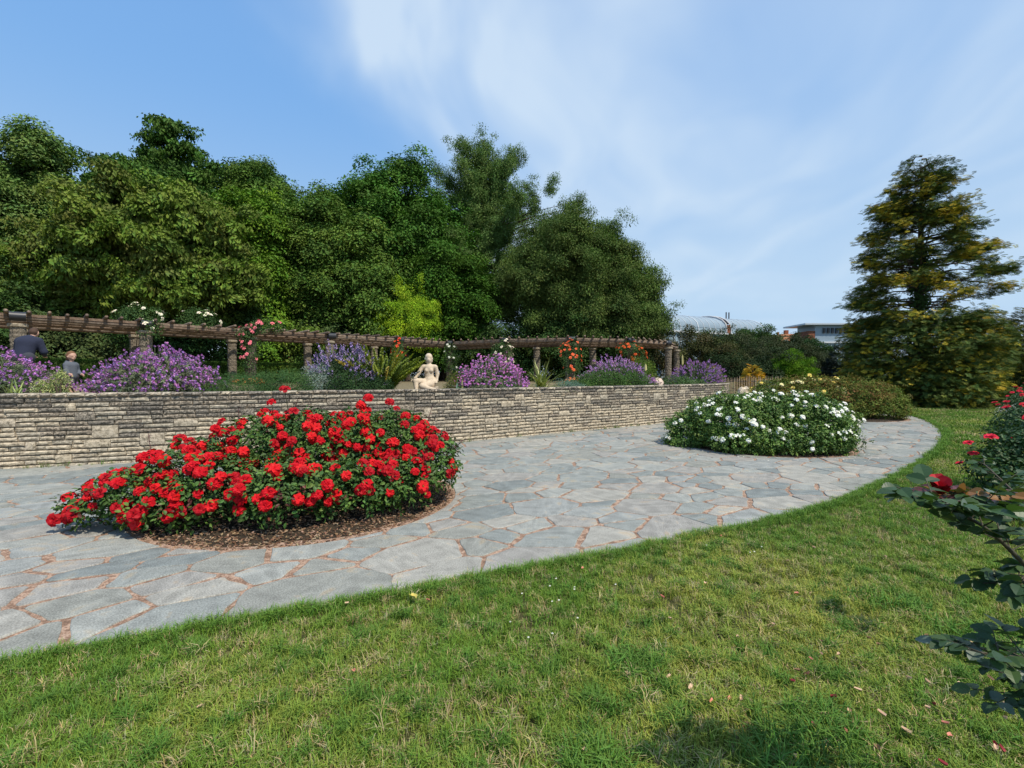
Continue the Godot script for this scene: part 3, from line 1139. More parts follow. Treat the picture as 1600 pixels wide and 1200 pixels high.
func build_trees():
	var lf = leaf_cluster(18, 0.46, 0.24, 0.6, 21)
	var lf2 = leaf_cluster(16, 0.5, 0.3, 0.5, 22, 0.4)
	var lf3 = leaf_cluster(20, 0.36, 0.16, 0.7, 23, 0.2)
	var greens_a = [Color(0.066, 0.137, 0.0235), Color(0.0849, 0.171, 0.0287), Color(0.0565, 0.12, 0.0261)]
	var greens_b = [Color(0.104, 0.179, 0.0326), Color(0.133, 0.214, 0.0391), Color(0.0849, 0.155, 0.0287)]
	# far-left tall pale tree
	broadleaf("tall_tree", "tall pale green rounded tree standing past the olive tree, by the stooping man", -36.5, 36.0, [[-39, 12.5, 36, 6.0, 7.5, 5.5], [-36.4, 15.4, 36, 3.8, 5.6, 4.5], [-36.5, 6.0, 34, 6.5, 5.5, 5], [-42, 9, 35, 5, 7, 5], [-32.6, 9.6, 36.5, 2.8, 4.4, 3.5]], 0.42, 1.15, 30, 0.5, [Color(0.142, 0.214, 0.0588), Color(0.17, 0.24, 0.0653), Color(0.113, 0.189, 0.0457)], lf, 101, 1.0, null, {"low": 2.5})
	# broad olive tree in front, big drooping leaves in tiers
	broadleaf("spreading_tree", "broad spreading tree with olive yellow-green drooping leaves in tiers above the pergola", -21.5, 28.5, [[-23.5, 8.6, 28.0, 4.2, 2.8, 3.6], [-19.8, 9.2, 28.0, 3.8, 2.7, 3.4], [-21.6, 10.6, 28.6, 4.0, 2.2, 3.2], [-26.0, 6.8, 28.0, 2.6, 2.0, 2.6], [-18.0, 6.8, 27.4, 2.7, 2.0, 2.6], [-22.0, 6.2, 27.0, 3.6, 1.8, 2.6]], 0.34, 0.8, 20, 0.44, [Color(0.14, 0.209, 0.0313), Color(0.175, 0.246, 0.0418), Color(0.111, 0.166, 0.0292), Color(0.129, 0.161, 0.0366)], lf2, 102, 1.0, null, {"squash": 0.42, "rag": 0.16, "twigs": 70})
	broadleaf("chestnut_tree", "dark green domed tree standing tall behind the olive spreading tree", -27.5, 39.0, [[-28.2, 15.6, 39, 3.9, 5.4, 4.2], [-25.6, 13.0, 39, 2.2, 3.8, 3.0], [-31.2, 12.4, 39, 2.4, 3.8, 3.0], [-27.5, 9.0, 38, 5.2, 5.0, 4.4]], 0.42, 1.05, 28, 0.5, greens_a, lf2, 103, 1.0, null, {"squash": 0.45, "low": 0.9})
	broadleaf("park_tree", "green tree with a notched rounded top next to the dark domed tree", -21.2, 41.0, [[-21.8, 15.4, 41, 2.6, 4.6, 3.2], [-19.0, 13.0, 41, 2.6, 4.2, 3.0], [-16.8, 11.4, 41, 2.4, 3.8, 2.8], [-20, 8.0, 40, 4.5, 4.6, 4.0]], 0.36, 0.95, 26, 0.46, greens_b, lf, 104)
	broadleaf("slender_tree", "slender bright green tree between the olive tree and the park trees", -17.4, 32.0, [[-17.6, 11.2, 32, 1.7, 2.6, 1.8], [-17.2, 7.6, 32, 2.0, 3.2, 2.0], [-16.8, 4.4, 31.6, 1.8, 2.4, 1.8]], 0.2, 0.75, 20, 0.42, [Color(0.16, 0.274, 0.0261), Color(0.123, 0.223, 0.0235)], lf, 105)
	broadleaf("park_tree", "full green tree with a low crown reaching the pergola roof before a brick house", -13.4, 35.5, [[-14.6, 10.4, 35.5, 3.0, 4.4, 3.0], [-11.4, 8.8, 35.5, 2.6, 4.0, 3.0], [-12.0, 5.6, 34.5, 3.2, 3.0, 2.6], [-9.6, 6.4, 35.2, 2.2, 3.4, 2.4], [-14.6, 12.6, 35.8, 2.2, 2.6, 2.4]], 0.32, 0.95, 22, 0.44, greens_b, lf, 106, 1.0, null, {"inner": 0.15})
	broadleaf("lime_tree", "dense dark green tree with a pointed dome top left of the wispy tall tree".replace(" left of", " beside"), -9.6, 39.0, [[-9.8, 14.0, 39, 4.0, 5.2, 3.8], [-7.0, 12.4, 39, 2.8, 4.6, 3.0], [-12.2, 11.4, 39, 2.4, 4.6, 2.8], [-8.8, 7.4, 38, 4.4, 4.8, 3.6]], 0.4, 1.0, 28, 0.46, [Color(0.0754, 0.171, 0.0261), Color(0.0943, 0.205, 0.0326), Color(0.066, 0.145, 0.0261)], lf, 107, 1.0, null, {"low": 1.4})
	broadleaf("low_dark_tree", "low very dark green tree right behind the seated statue and pergola cusp".replace("right behind", "behind"), -5.2, 36.5, [[-5.6, 8.2, 36.5, 2.6, 3.2, 2.4], [-4.0, 6.2, 36.5, 2.4, 3.4, 2.4], [-6.4, 4.6, 36.2, 2.4, 3.0, 2.2]], 0.26, 0.85, 26, 0.42, [Color(0.0565, 0.129, 0.0157), Color(0.0754, 0.163, 0.0195)], lf, 108)
	# tall wispy tree: a leader and ascending side boughs
	var wl = [[-2.6, 9.0, 42.6, 4.2, 4.6, 3.0], [-2.4, 14.0, 43.0, 1.7, 3.4, 1.6], [-2.2, 18.6, 43.0, 0.9, 3.0, 0.9], [-2.6, 21.6, 43.0, 0.5, 2.2, 0.5]]
	var wr = RandomNumberGenerator.new()
	wr.seed = 990
	for b in 22:
		var h = 6.5 + b * 0.62
		var az = b * 2.4 + wr.randf_range(-0.4, 0.4)
		var ln = lerpf(6.6, 3.0, b / 21.0) * wr.randf_range(0.8, 1.15)
		for k in range(1, 5):
			var f = k / 4.0
			wl.append([-2.5 + cos(az) * ln * f * (1.45 if b < 14 else 1.15), h + ln * f * 0.72, 43.0 + sin(az) * ln * f * 0.8, 1.1 - 0.17 * k, 1.4 - 0.18 * k, 1.05 - 0.15 * k])
	for k in range(1, 8):
		wl.append([-1.0 + k * 1.0, 8.8 + k * 1.15, 43.2, 1.7 - 0.13 * k, 1.8 - 0.14 * k, 1.4 - 0.1 * k])
	broadleaf("wispy_tree", "tallest tree, open and wispy with upswept feathery boughs against the cloud", -2.6, 43.0, wl, 0.42, 0.46, 8, 0.36, [Color(0.135, 0.22, 0.0594), Color(0.173, 0.266, 0.0764), Color(0.11, 0.185, 0.0474)], lf3, 109, 1.0, null, {"whole": true, "squash": 1.2, "rag": 0.3, "up": 0.5, "inner": 0.1, "twigs": 200})
	broadleaf("round_tree", "wide round-headed tree, dull green and fine leaved, next to the gap with the glasshouse", 6.3, 38.0, [[5.2, 9.2, 38, 4.2, 4.3, 4.0], [8.5, 8.0, 38, 2.9, 4.0, 3.2], [2.2, 7.8, 38, 3.0, 4.2, 3.2], [6.0, 5.0, 37, 4.8, 3.6, 3.2], [10.0, 5.4, 37.6, 1.9, 3.2, 2.2], [6.8, 10.8, 38, 2.4, 2.2, 2.6]], 0.4, 0.9, 30, 0.4, [Color(0.113, 0.171, 0.0418), Color(0.133, 0.197, 0.047), Color(0.0943, 0.145, 0.0339)], lf3, 110, 1.0, null, {"rag": 0.14})
	broadleaf("weeping_tree", "small bright yellow-green weeping tree peeping over the pergola roof", -7.4, 33.5, [[-7.2, 6.1, 33.5, 1.5, 1.3, 1.3], [-6.2, 5.0, 33.5, 1.1, 1.7, 1.1], [-8.4, 4.7, 33.5, 1.2, 1.3, 1.1], [-9.6, 4.2, 33.4, 0.9, 0.8, 0.9]], 0.14, 0.42, 20, 0.26, [Color(0.336, 0.503, 0.0261), Color(0.42, 0.59, 0.0391), Color(0.269, 0.417, 0.0261)], lf3, 111, 1.0, null, {"whole": true, "squash": 1.25, "inner": 0.2, "twigs": 20})
	# evergreen understorey close behind the pergola
	var shrubs = [[-27.5, 23.5, 3.6, 4.6, 0], [-24.6, 26.0, 3.2, 4.2, 1], [-20.8, 28.6, 3.2, 4.6, 0], [-18.2, 30.4, 2.8, 4.4, 0], [-14.6, 32.6, 2.6, 4.0, 2], [-12.4, 34.0, 2.6, 4.6, 1], [-10.6, 34.6, 2.2, 4.2, 3], [-5.4, 38.6, 3.0, 5.0, 0], [-1.4, 37.0, 3.0, 4.6, 0], [2.8, 36.0, 3.0, 4.4, 0], [6.6, 36.2, 2.8, 4.4, 0], [-30.5, 21.0, 3.4, 4.8, 3]]
	var names = ["dark evergreen shrub", "dull green evergreen shrub", "yellowish green shrub", "blue-green shrub"]
	var spots = ["behind the first pergola bay past the stooping man", "behind the white climbing rose", "behind the bay under the olive tree", "behind the bay beside the pink climbing rose", "behind the pink climbing rose", "under the full green tree before the house", "beneath the dense dark tree", "behind the pergola's inward corner", "behind the statue's pergola bay", "behind the orange climbing rose", "behind the pergola's outer bays", "beside the pergola's near end"]
	for i in shrubs.size():
		var s = shrubs[i]
		var root = thing("evergreen_shrub", names[s[4]] + " " + spots[i], "shrub", V(s[0], 1.0, s[1]), "shrubs behind the pergola")
		var pal = [[Color(0.05, 0.1, 0.026), Color(0.062, 0.115, 0.032)], [Color(0.08, 0.115, 0.04), Color(0.095, 0.13, 0.045)], [Color(0.16, 0.22, 0.03), Color(0.11, 0.17, 0.03)], [Color(0.06, 0.125, 0.065), Color(0.075, 0.145, 0.075)]][s[4]]
		crown(root, [[s[0], 1.0 + s[3] * 0.5, s[1], s[2], s[3] * 0.55, s[2] * 0.7]], 0.7, 24, 0.36, pal, lf, M.leaf, 200 + i, 0.5)
		var st = MB.new()
		for k in 4:
			st.tube([Vector3(k * 0.15 - 0.2, -0.1, 0), Vector3((k - 1.5) * 0.5, s[3] * 0.4, 0.1 * k), Vector3((k - 1.5) * 1.1, s[3] * 0.8, 0)], [0.07, 0.05, 0.02], 6)
		obj("stem", st.done(), M.barks[0], root)
	golden_conifer()

func golden_conifer():
	var r = RandomNumberGenerator.new()
	r.seed = 333
	var base = V(19.75, 0.0, 23.0)
	var root = thing("conifer_tree", "tall conifer with gold-tipped sprays, a bare middle and a dense skirt by the path", "tree", base)
	var fan = conifer_spray()
	var mb = MB.new()
	var pts = []
	var rr = []
	for i in 11:
		pts.append(Vector3(r.randf_range(-0.06, 0.06), i * 1.12, r.randf_range(-0.06, 0.06)))
		rr.append(0.3 * (1.0 - 0.085 * i))
	mb.tube(pts, rr, 10, 0.1, 5)
	obj("trunk", mb.done(), M.barks[0], root)
	var xs = []
	var cs = []
	var br = MB.new()
	var green = [Color(0.075, 0.125, 0.03), Color(0.095, 0.145, 0.036), Color(0.14, 0.165, 0.032)]
	var gold = [Color(0.44, 0.35, 0.035), Color(0.55, 0.42, 0.045), Color(0.3, 0.29, 0.035)]
	# height, reach: the outline of the tree
	var prof = [[0.2, 2.6], [1.0, 3.4], [2.2, 3.7], [3.4, 3.7], [4.2, 3.0], [4.8, 3.2], [5.6, 3.45], [6.4, 3.35], [7.5, 2.85], [9.2, 2.3], [10.3, 1.8], [11.1, 1.4], [11.9, 0.5]]
	for i in 270:
		var y = pow(r.randf(), 0.9) * 11.6 + 0.15
		var reach = 0.6
		for k in prof.size() - 1:
			if y >= prof[k][0]: reach = lerpf(prof[k][1], prof[k + 1][1], clampf((y - prof[k][0]) / (prof[k + 1][0] - prof[k][0]), 0, 1))
		var a = r.randf() * TAU
		reach *= r.randf_range(0.52, 0.9) * (1.0 + 0.1 * sin(a * 3.0 + y))
		var dir = Vector3(cos(a), 0, sin(a))
		var y0 = maxf(0.1, y - r.randf_range(-0.4, 0.9))
		var mid = Vector3(0, y0, 0) + dir * reach * 0.5 + Vector3.UP * 0.05
		var tip = Vector3(0, y, 0) + dir * reach + Vector3.UP * r.randf_range(-0.35, 0.15)
		br.tube([Vector3(0, y0, 0), mid, tip], [0.045, 0.03, 0.01], 5)
		var golden = r.randf() < (0.34 if y < 4.8 else 0.24)
		# the middle is thin: sprays only towards the branch ends
		var from = 0.2 if y > 9.0 else (0.6 if y > 4.4 else 0.45)
		var n = int(reach * (46.0 if y < 4.6 else 40.0)) + 14
		for k in n:
			var t = lerpf(from, 1.04, pow(r.randf(), 0.6))
			var p = Vector3(0, y0, 0).lerp(mid, t * 2.0) if t < 0.5 else mid.lerp(tip, t * 2.0 - 1.0)
			p += Vector3(r.randfn(), r.randfn() * 0.55, r.randfn()) * (0.12 + 0.08 * t)
			var out = (dir + Vector3(r.randfn() * 0.45, r.randfn() * 0.25 - 0.1, r.randfn() * 0.45)).normalized()
			var b = Basis.looking_at(out, Vector3.UP) * Basis(Vector3(0, 0, 1), r.randf_range(-0.9, 0.9))
			xs.append(Transform3D(b.scaled_local(Vector3.ONE * r.randf_range(0.16, 0.3)), p))
			var pal = gold if golden and t > 0.7 and r.randf() < 0.75 else green
			if r.randf() < 0.08: pal = gold
			cs.append(vary(pal[r.randi() % 3], 0.25, r))
	# dense skirt to the ground
	for i in 13000:
		var a = r.randf() * TAU
		var y = r.randf() * 4.4
		var reach = 3.35 * (1.0 - 0.12 * y / 4.4) * (1.0 + 0.12 * sin(a * 4.0 + y * 1.3)) * r.randf_range(0.5, 0.98)
		if y < 0.5: reach *= 0.9
		if y > 3.6: reach *= 0.9
		var dir = Vector3(cos(a), 0, sin(a))
		var out = (dir + Vector3(r.randfn() * 0.5, r.randfn() * 0.3 - 0.2, r.randfn() * 0.5)).normalized()
		var b = Basis.looking_at(out, Vector3.UP) * Basis(Vector3(0, 0, 1), r.randf_range(-0.9, 0.9))
		xs.append(Transform3D(b.scaled_local(Vector3.ONE * r.randf_range(0.17, 0.3)), dir * reach + Vector3.UP * y))
		var patch = noise_a.get_noise_2d(a * 1.3 + 7.0, y * 0.8)
		var pal = gold if r.randf() < clampf(0.16 + patch * 0.85, 0.03, 0.65) else green
		cs.append(vary(pal[r.randi() % 3], 0.25, r))
	obj("branches", br.done(), M.barks[1], root).set_meta("kind", "stuff")
	many("crown", fan, M.needle, xs, cs, root)
	# ivy on the bare trunk
	var ix = []
	var ic = []
	for i in 420:
		var a = r.randf() * TAU
		var y = r.randf_range(2.5, 7.6)
		var d = Vector3(cos(a), 0, sin(a))
		ix.append(Transform3D(basis_up((d + Vector3.UP * 0.3).normalized(), r.randf() * TAU).scaled_local(Vector3.ONE * 0.2), d * r.randf_range(0.25, 0.5) + Vector3.UP * y))
		ic.append(vary(Color(0.06, 0.105, 0.03), 0.25, r))
	many("ivy", leaf_cluster(12, 0.5, 0.4, 0.5, 9), M.leaf, ix, ic, root)

func conifer_spray():
	# flat fan of scale-leaf twigs: points along -z, lies in the xz plane, tips droop
	var r = RandomNumberGenerator.new()
	r.seed = 61
	var mb = MB.new()
	for i in 13:
		var f = i / 12.0
		var side = 1.0 if i % 2 else -1.0
		var root = Vector3(0, 0, -f * 0.7)
		var tip = root + Vector3(side * (0.5 - 0.3 * f), -0.1 + r.randf_range(-0.08, 0.12), -0.3 - 0.2 * f)
		if i == 12: tip = root + Vector3(0, -0.12, -0.4)
		var w = (tip - root).cross(Vector3.UP).normalized() * 0.045
		var m = root.lerp(tip, 0.55) + Vector3(0, 0.03, 0)
		var k = mb.v.size()
		for p in [root, m + w, tip, m - w]: mb.v.push_back(p)
		for q in [0, 1, 2, 0, 2, 3]: mb.idx.push_back(k + q)
		var tint = Color(r.randf_range(0.8, 1.2), r.randf_range(0.92, 1.08), r.randf_range(0.8, 1.2))
		for q in 4: mb.c.push_back(tint)
	return mb.done()

# ---------- planting ----------
func oval_cluster(n, ll, lw, flat, sd, droop = 0.15):
	# oval leaves with a fold and a bent tip, for plants seen from near
	var r = RandomNumberGenerator.new()
	r.seed = sd
	var mb = MB.new()
	for i in n:
		var d = Vector3(r.randfn(), r.randfn(), r.randfn()).normalized() * pow(r.randf(), 0.45)
		d.y *= flat
		var out = (Vector3(d.x, -droop + r.randf_range(-0.3, 0.35), d.z).normalized() + Vector3(r.randfn(), r.randfn() * 0.5, r.randfn()) * 0.4).normalized()
		var nrm = (Vector3.UP + Vector3(r.randfn(), 0, r.randfn()) * 0.45).normalized()
		var s = out.cross(nrm).normalized()
		nrm = s.cross(out).normalized()
		add_oval(mb, d, out, s, nrm, ll * r.randf_range(0.7, 1.2), lw * r.randf_range(0.8, 1.15) * 0.5, Color(r.randf_range(0.8, 1.2), r.randf_range(0.92, 1.08), r.randf_range(0.8, 1.2)))
	return mb.done()

func add_oval(mb, p, out, s, nrm, l, w, tint):
	var k = mb.v.size()
	mb.v.push_back(p)
	mb.v.push_back(p + out * l * 0.28 + s * w * 0.85 + nrm * w * 0.3)
	mb.v.push_back(p + out * l * 0.68 + s * w * 0.8 + nrm * w * 0.22)
	mb.v.push_back(p + out * l - nrm * l * 0.14)
	mb.v.push_back(p + out * l * 0.68 - s * w * 0.8 + nrm * w * 0.22)
	mb.v.push_back(p + out * l * 0.28 - s * w * 0.85 + nrm * w * 0.3)
	mb.v.push_back(p + out * l * 0.5)
	for q in [0, 1, 6, 1, 2, 6, 2, 3, 6, 3, 4, 6, 4, 5, 6, 5, 0, 6]: mb.idx.push_back(k + q)
	for q in 7: mb.c.push_back(tint)

func rosette(sd, layers, col, curl = 0.25, heart = null):
	# layers: [petals, length, width, tilt from vertical in degrees]
	var r = RandomNumberGenerator.new()
	r.seed = sd
	var mb = MB.new()
	for L in layers:
		var off = r.randf() * TAU
		for i in L[0]:
			var a = off + TAU * i / L[0] + r.randf_range(-0.12, 0.12)
			var tilt = deg_to_rad(L[3] + r.randf_range(-9, 9))
			var len = L[1] * r.randf_range(0.9, 1.1)
			var side = Vector3(-sin(a), 0, cos(a))
			var dirh = Vector3(cos(a), 0, sin(a))
			var rows = []
			for j in 4:
				var v = j / 3.0
				var ang = tilt * (0.45 + 0.75 * v) + curl * v * v
				var c = (dirh * sin(ang) + Vector3.UP * cos(ang)) * len * v
				var w = L[2] * [0.3, 0.85, 1.0, 0.62][j] * 0.5
				var up = Vector3.UP * sin(ang) - dirh * cos(ang)
				var cup = w * 0.35
				rows.append([c - side * w + up * cup, c + up * (-0.02) + side * r.randf_range(-0.02, 0.02), c + side * w + up * cup])
			var tint = Color(col.r * r.randf_range(0.92, 1.08), col.g * r.randf_range(0.92, 1.08), col.b * r.randf_range(0.85, 1.08))
			for j in 3:
				for k in 2:
					mb.quad(rows[j][k], rows[j + 1][k], rows[j + 1][k + 1], rows[j][k + 1], tint)
	if heart:
		for i in 10:
			var a = TAU * i / 10.0
			var b = TAU * (i + 1) / 10.0
			mb.tri(Vector3(cos(a) * 0.2, 0.1, sin(a) * 0.2), Vector3(cos(b) * 0.2, 0.1, sin(b) * 0.2), Vector3(0, 0.2, 0), heart)
	return mb.done(M.petal)

func blob_points(blobs, n, mind, r, front = 0.0, low = -0.35, shell = Vector2(0.98, 1.06), bump = 0.3):
	var tot = 0.0
	for B in blobs: tot += B[3] * B[4] + B[4] * B[5] + B[3] * B[5]
	var out = []
	var tries = 0
	while out.size() < n and tries < n * 60:
		tries += 1
		var pick = r.randf() * tot
		var B = blobs[-1]
		for K in blobs:
			pick -= K[3] * K[4] + K[4] * K[5] + K[3] * K[5]
			if pick <= 0:
				B = K
				break
		var d = Vector3(r.randfn(), r.randfn(), r.randfn()).normalized()
		if d.y < low: continue
		if d.z < -0.1 and r.randf() < front: continue
		var f = r.randf_range(shell.x, shell.y) * (1.0 + bump * noise_a.get_noise_3d(d.x * 1.7 + B[0] * 3.0, d.y * 1.7 + 11.0, d.z * 1.7 + B[2] * 3.0))
		var p = Vector3(B[0] + d.x * B[3] * f, B[1] + d.y * B[4] * f, -B[2] + d.z * B[5] * f)
		if p.y < 0.05: continue
		var ok = true
		for K in blobs:
			if K == B: continue
			if Vector3((p.x - K[0]) / K[3], (p.y - K[1]) / K[4], (p.z + K[2]) / K[5]).length() < 0.9 * shell.x:
				ok = false
				break
		if ok and mind > 0:
			for q in out:
				if q[0].distance_squared_to(p) < mind * mind:
					ok = false
					break
		if ok: out.append([p, Vector3(d.x / B[3], d.y / B[4], d.z / B[5]).normalized()])
	return out

func leafy(root, blobs, n, size, cols, cluster, m, sd, inner = 0.35, called = "foliage", outer = Vector2(0.86, 1.05)):
	var r = RandomNumberGenerator.new()
	r.seed = sd
	var xs = []
	var cs = []
	var pts = blob_points(blobs, int(n * (1.0 - inner)), 0.0, r, 0.15, -0.75, outer)
	pts.append_array(blob_points(blobs, int(n * inner), 0.0, r, 0.15, -0.8, Vector2(0.5, 0.86)))
	for q in pts:
		var up = (q[1] * 0.6 + Vector3.UP * 0.55 + Vector3(r.randfn(), r.randfn(), r.randfn()) * 0.35).normalized()
		xs.append(Transform3D(basis_up(up, r.randf() * TAU).scaled_local(Vector3.ONE * size * r.randf_range(0.7, 1.3)), q[0] - root.position))
		cs.append(vary(cols[r.randi() % cols.size()], 0.22, r))
	return many(called, cluster, m, xs, cs, root)

func stems_to(root, base, pts, rad, m, r, share = 1.0, called = "stems"):
	var mb = MB.new()
	for q in pts:
		if r.randf() > share: continue
		var a = base + Vector3(r.randf_range(-0.3, 0.3), 0, r.randf_range(-0.3, 0.3))
		a = a.lerp(Vector3(q[0].x, base.y, q[0].z), 0.55)
		var mid = a.lerp(q[0], 0.55) + Vector3(r.randf_range(-0.05, 0.05), 0.1 * (q[0].y - a.y), r.randf_range(-0.05, 0.05))
		mb.tube([a - root.position, mid - root.position, q[0] - root.position], [rad, rad * 0.7, rad * 0.35], 5)
	obj(called, mb.done(), m, root).set_meta("kind", "stuff")

func blade_mesh(w, bend, col = Color(1, 1, 1)):
	# a unit-high tapering strap that arches along +z
	var mb = MB.new()
	var n = 5
	var last = []
	for j in n + 1:
		var f = float(j) / n
		var p = Vector3(0, f * (1.0 - 0.25 * bend * f), bend * f * f * 0.8)
		var ww = w * (1.0 - pow(f, 2.2)) * (0.7 + 0.6 * minf(f * 3.0, 0.5))
		var row = [p - Vector3(ww, -ww * 0.3, 0), p, p + Vector3(ww, ww * 0.3, 0)]
		if j > 0:
			mb.quad(last[0], row[0], row[1], last[1], col)
			mb.quad(last[1], row[1], row[2], last[2], col)
		last = row
	return mb.done()

func flower_mound(label, x, d, rx, h, petal, leaf, n, sd, spike = 0.0, base_y = 1.05, skirt = 0.0, group = "purple flowering mounds along the wall"):
	var root = thing("purple_flower_mound", label, "flowering plant", V(x, base_y, d), group)
	var r = RandomNumberGenerator.new()
	r.seed = sd
	var sx = []
	var sc = []
	var fx = []
	var fc = []
	var head = MB.new()
	for i in 9:
		var a = Vector3(r.randfn(), r.randfn(), r.randfn()).normalized()
		var s = a.cross(Vector3(0.3, 0.9, 0.2)).normalized()
		var t = s.cross(a)
		var tint = Color(r.randf_range(0.85, 1.15), r.randf_range(0.7, 1.4), r.randf_range(0.85, 1.15))
		head.quad(a * 0.6 - s * 0.55, a * 0.9 - t * 0.55, a * 0.6 + s * 0.55, a * 0.75 + t * 0.55, tint)
	var stem = MB.new()
	stem.quad(Vector3(-0.004, 0, 0), Vector3(-0.003, 1, 0), Vector3(0.003, 1, 0), Vector3(0.004, 0, 0), Color.WHITE)
	stem.quad(Vector3(0, 0, -0.004), Vector3(0, 1, -0.003), Vector3(0, 1, 0.003), Vector3(0, 0, 0.004), Color.WHITE)
	for i in 26:
		# narrow leaves up the lower stem
		var y = r.randf_range(0.05, 0.85)
		var a = r.randf() * TAU
		var o = Vector3(cos(a), 0.7, sin(a)).normalized()
		var s = o.cross(Vector3.UP).normalized() * 0.010
		var p = Vector3(0, y, 0)
		stem.tri(p - s, p + o * 0.11, p + s, Color(1, 1, 1))
	var stem_mesh = stem.done()
	for i in n:
		var a = r.randf() * TAU
		var q = sqrt(r.randf())
		var th = q * 1.42
		var dir = Vector3(cos(a) * sin(th), maxf(cos(th), 0.06), sin(a) * sin(th))
		var l = Vector3(dir.x * rx, dir.y * h, dir.z * rx * 0.75).length() * r.randf_range(0.8, 1.06)
		l *= 1.0 + 0.28 * noise_a.get_noise_3d(dir.x * 1.6 + x * 5.0, dir.y * 1.6, dir.z * 1.6 + d)
		dir = Vector3(dir.x * rx, dir.y * h, dir.z * rx * 0.75).normalized()
		var b0 = Vector3(cos(a) * q * rx * 0.25, 0, sin(a) * q * rx * 0.2)
		sx.append(Transform3D(basis_up(dir, r.randf() * TAU).scaled_local(Vector3(1, l, 1)), b0))
		sc.append(vary(leaf, 0.25, r))
		var tip = b0 + dir * l
		if spike > 0:
			for k in 4:
				fx.append(Transform3D(Basis(Vector3.UP, r.randf() * TAU).scaled_local(Vector3.ONE * r.randf_range(0.018, 0.03) * (1.2 - k * 0.2)), tip + dir * spike * (k / 4.0) + Vector3(r.randfn(), r.randfn(), r.randfn()) * 0.008))
				fc.append(vary(petal, 0.3, r))
		else:
			fx.append(Transform3D(Basis(Vector3.UP, r.randf() * TAU).scaled_local(Vector3.ONE * r.randf_range(0.02, 0.036)), tip))
			fc.append(vary(petal, 0.3, r))
			if r.randf() < 0.6:
				fx.append(Transform3D(Basis(Vector3.UP, r.randf() * TAU).scaled_local(Vector3.ONE * r.randf_range(0.014, 0.024)), tip - dir * 0.06 + Vector3(r.randfn(), r.randfn(), r.randfn()) * 0.03))
				fc.append(vary(petal, 0.3, r))
	many("stems", stem_mesh, M.leaf, sx, sc, root)
	many("flower_heads", head.done(), M.petal, fx, fc, root)
	if skirt > 0:
		leafy(root, [[x, base_y + skirt * 0.3, d, rx * 0.95, skirt, rx * 0.75]], 900, 0.09, [Color(0.04, 0.08, 0.025), Color(0.06, 0.11, 0.035)], leaf_cluster(14, 0.5, 0.14, 0.7, 33), M.leaf, sd + 1)
	return root

func shrub(called, label, blobs, n, size, cols, cluster, sd, base_y = 1.05, group = "low shrubs on the terrace", category = "shrub", m = null):
	var B = blobs[0]
	var root = thing(called, label, category, V(B[0], base_y, B[2]), group)
	leafy(root, blobs, n, size, cols, cluster, m if m else M.leaf, sd)
	var r = RandomNumberGenerator.new()
	r.seed = sd
	stems_to(root, V(B[0], base_y - 0.02, B[2]), blob_points(blobs, 10, 0.0, r, 0, -0.2, Vector2(0.6, 0.8)), 0.02, M.barks[0], r)
	return root

func strap_plant(called, label, x, d, n, h, spread, cols, sd, w = 0.022, base_y = 1.05, group = ""):
	var root = thing(called, label, "plant", V(x, base_y, d), group)
	var r = RandomNumberGenerator.new()
	r.seed = sd
	var ms = [blade_mesh(w, 0.2), blade_mesh(w, 0.6), blade_mesh(w * 0.9, 1.0)]
	var mts = []
	for c in cols:
		var m = StandardMaterial3D.new()
		m.albedo_color = lin(c.r, c.g, c.b)
		m.roughness = 0.5
		m.backlight_enabled = true
		m.backlight = Color(0.4, 0.45, 0.15)
		mts.append(m)
	for i in n:
		var a = r.randf() * TAU
		var lean = r.randf_range(0.05, 1.0) * spread
		var up = Vector3(cos(a) * lean, 1.0, sin(a) * lean).normalized()
		var b = basis_up(up, 0)
		var face = Vector3(cos(a), 0, sin(a))
		var z = (face - up * face.dot(up)).normalized()
		b = Basis(up.cross(z).normalized(), up, z)
		obj("leaf", ms[clampi(int(lean / maxf(spread, 0.01) * 3.0), 0, 2)], mts[r.randi() % mts.size()], root, Transform3D(b.scaled_local(Vector3(1, h * r.randf_range(0.65, 1.08), h)), Vector3(r.randf_range(-0.1, 0.1), -0.02, r.randf_range(-0.1, 0.1))))
	return root

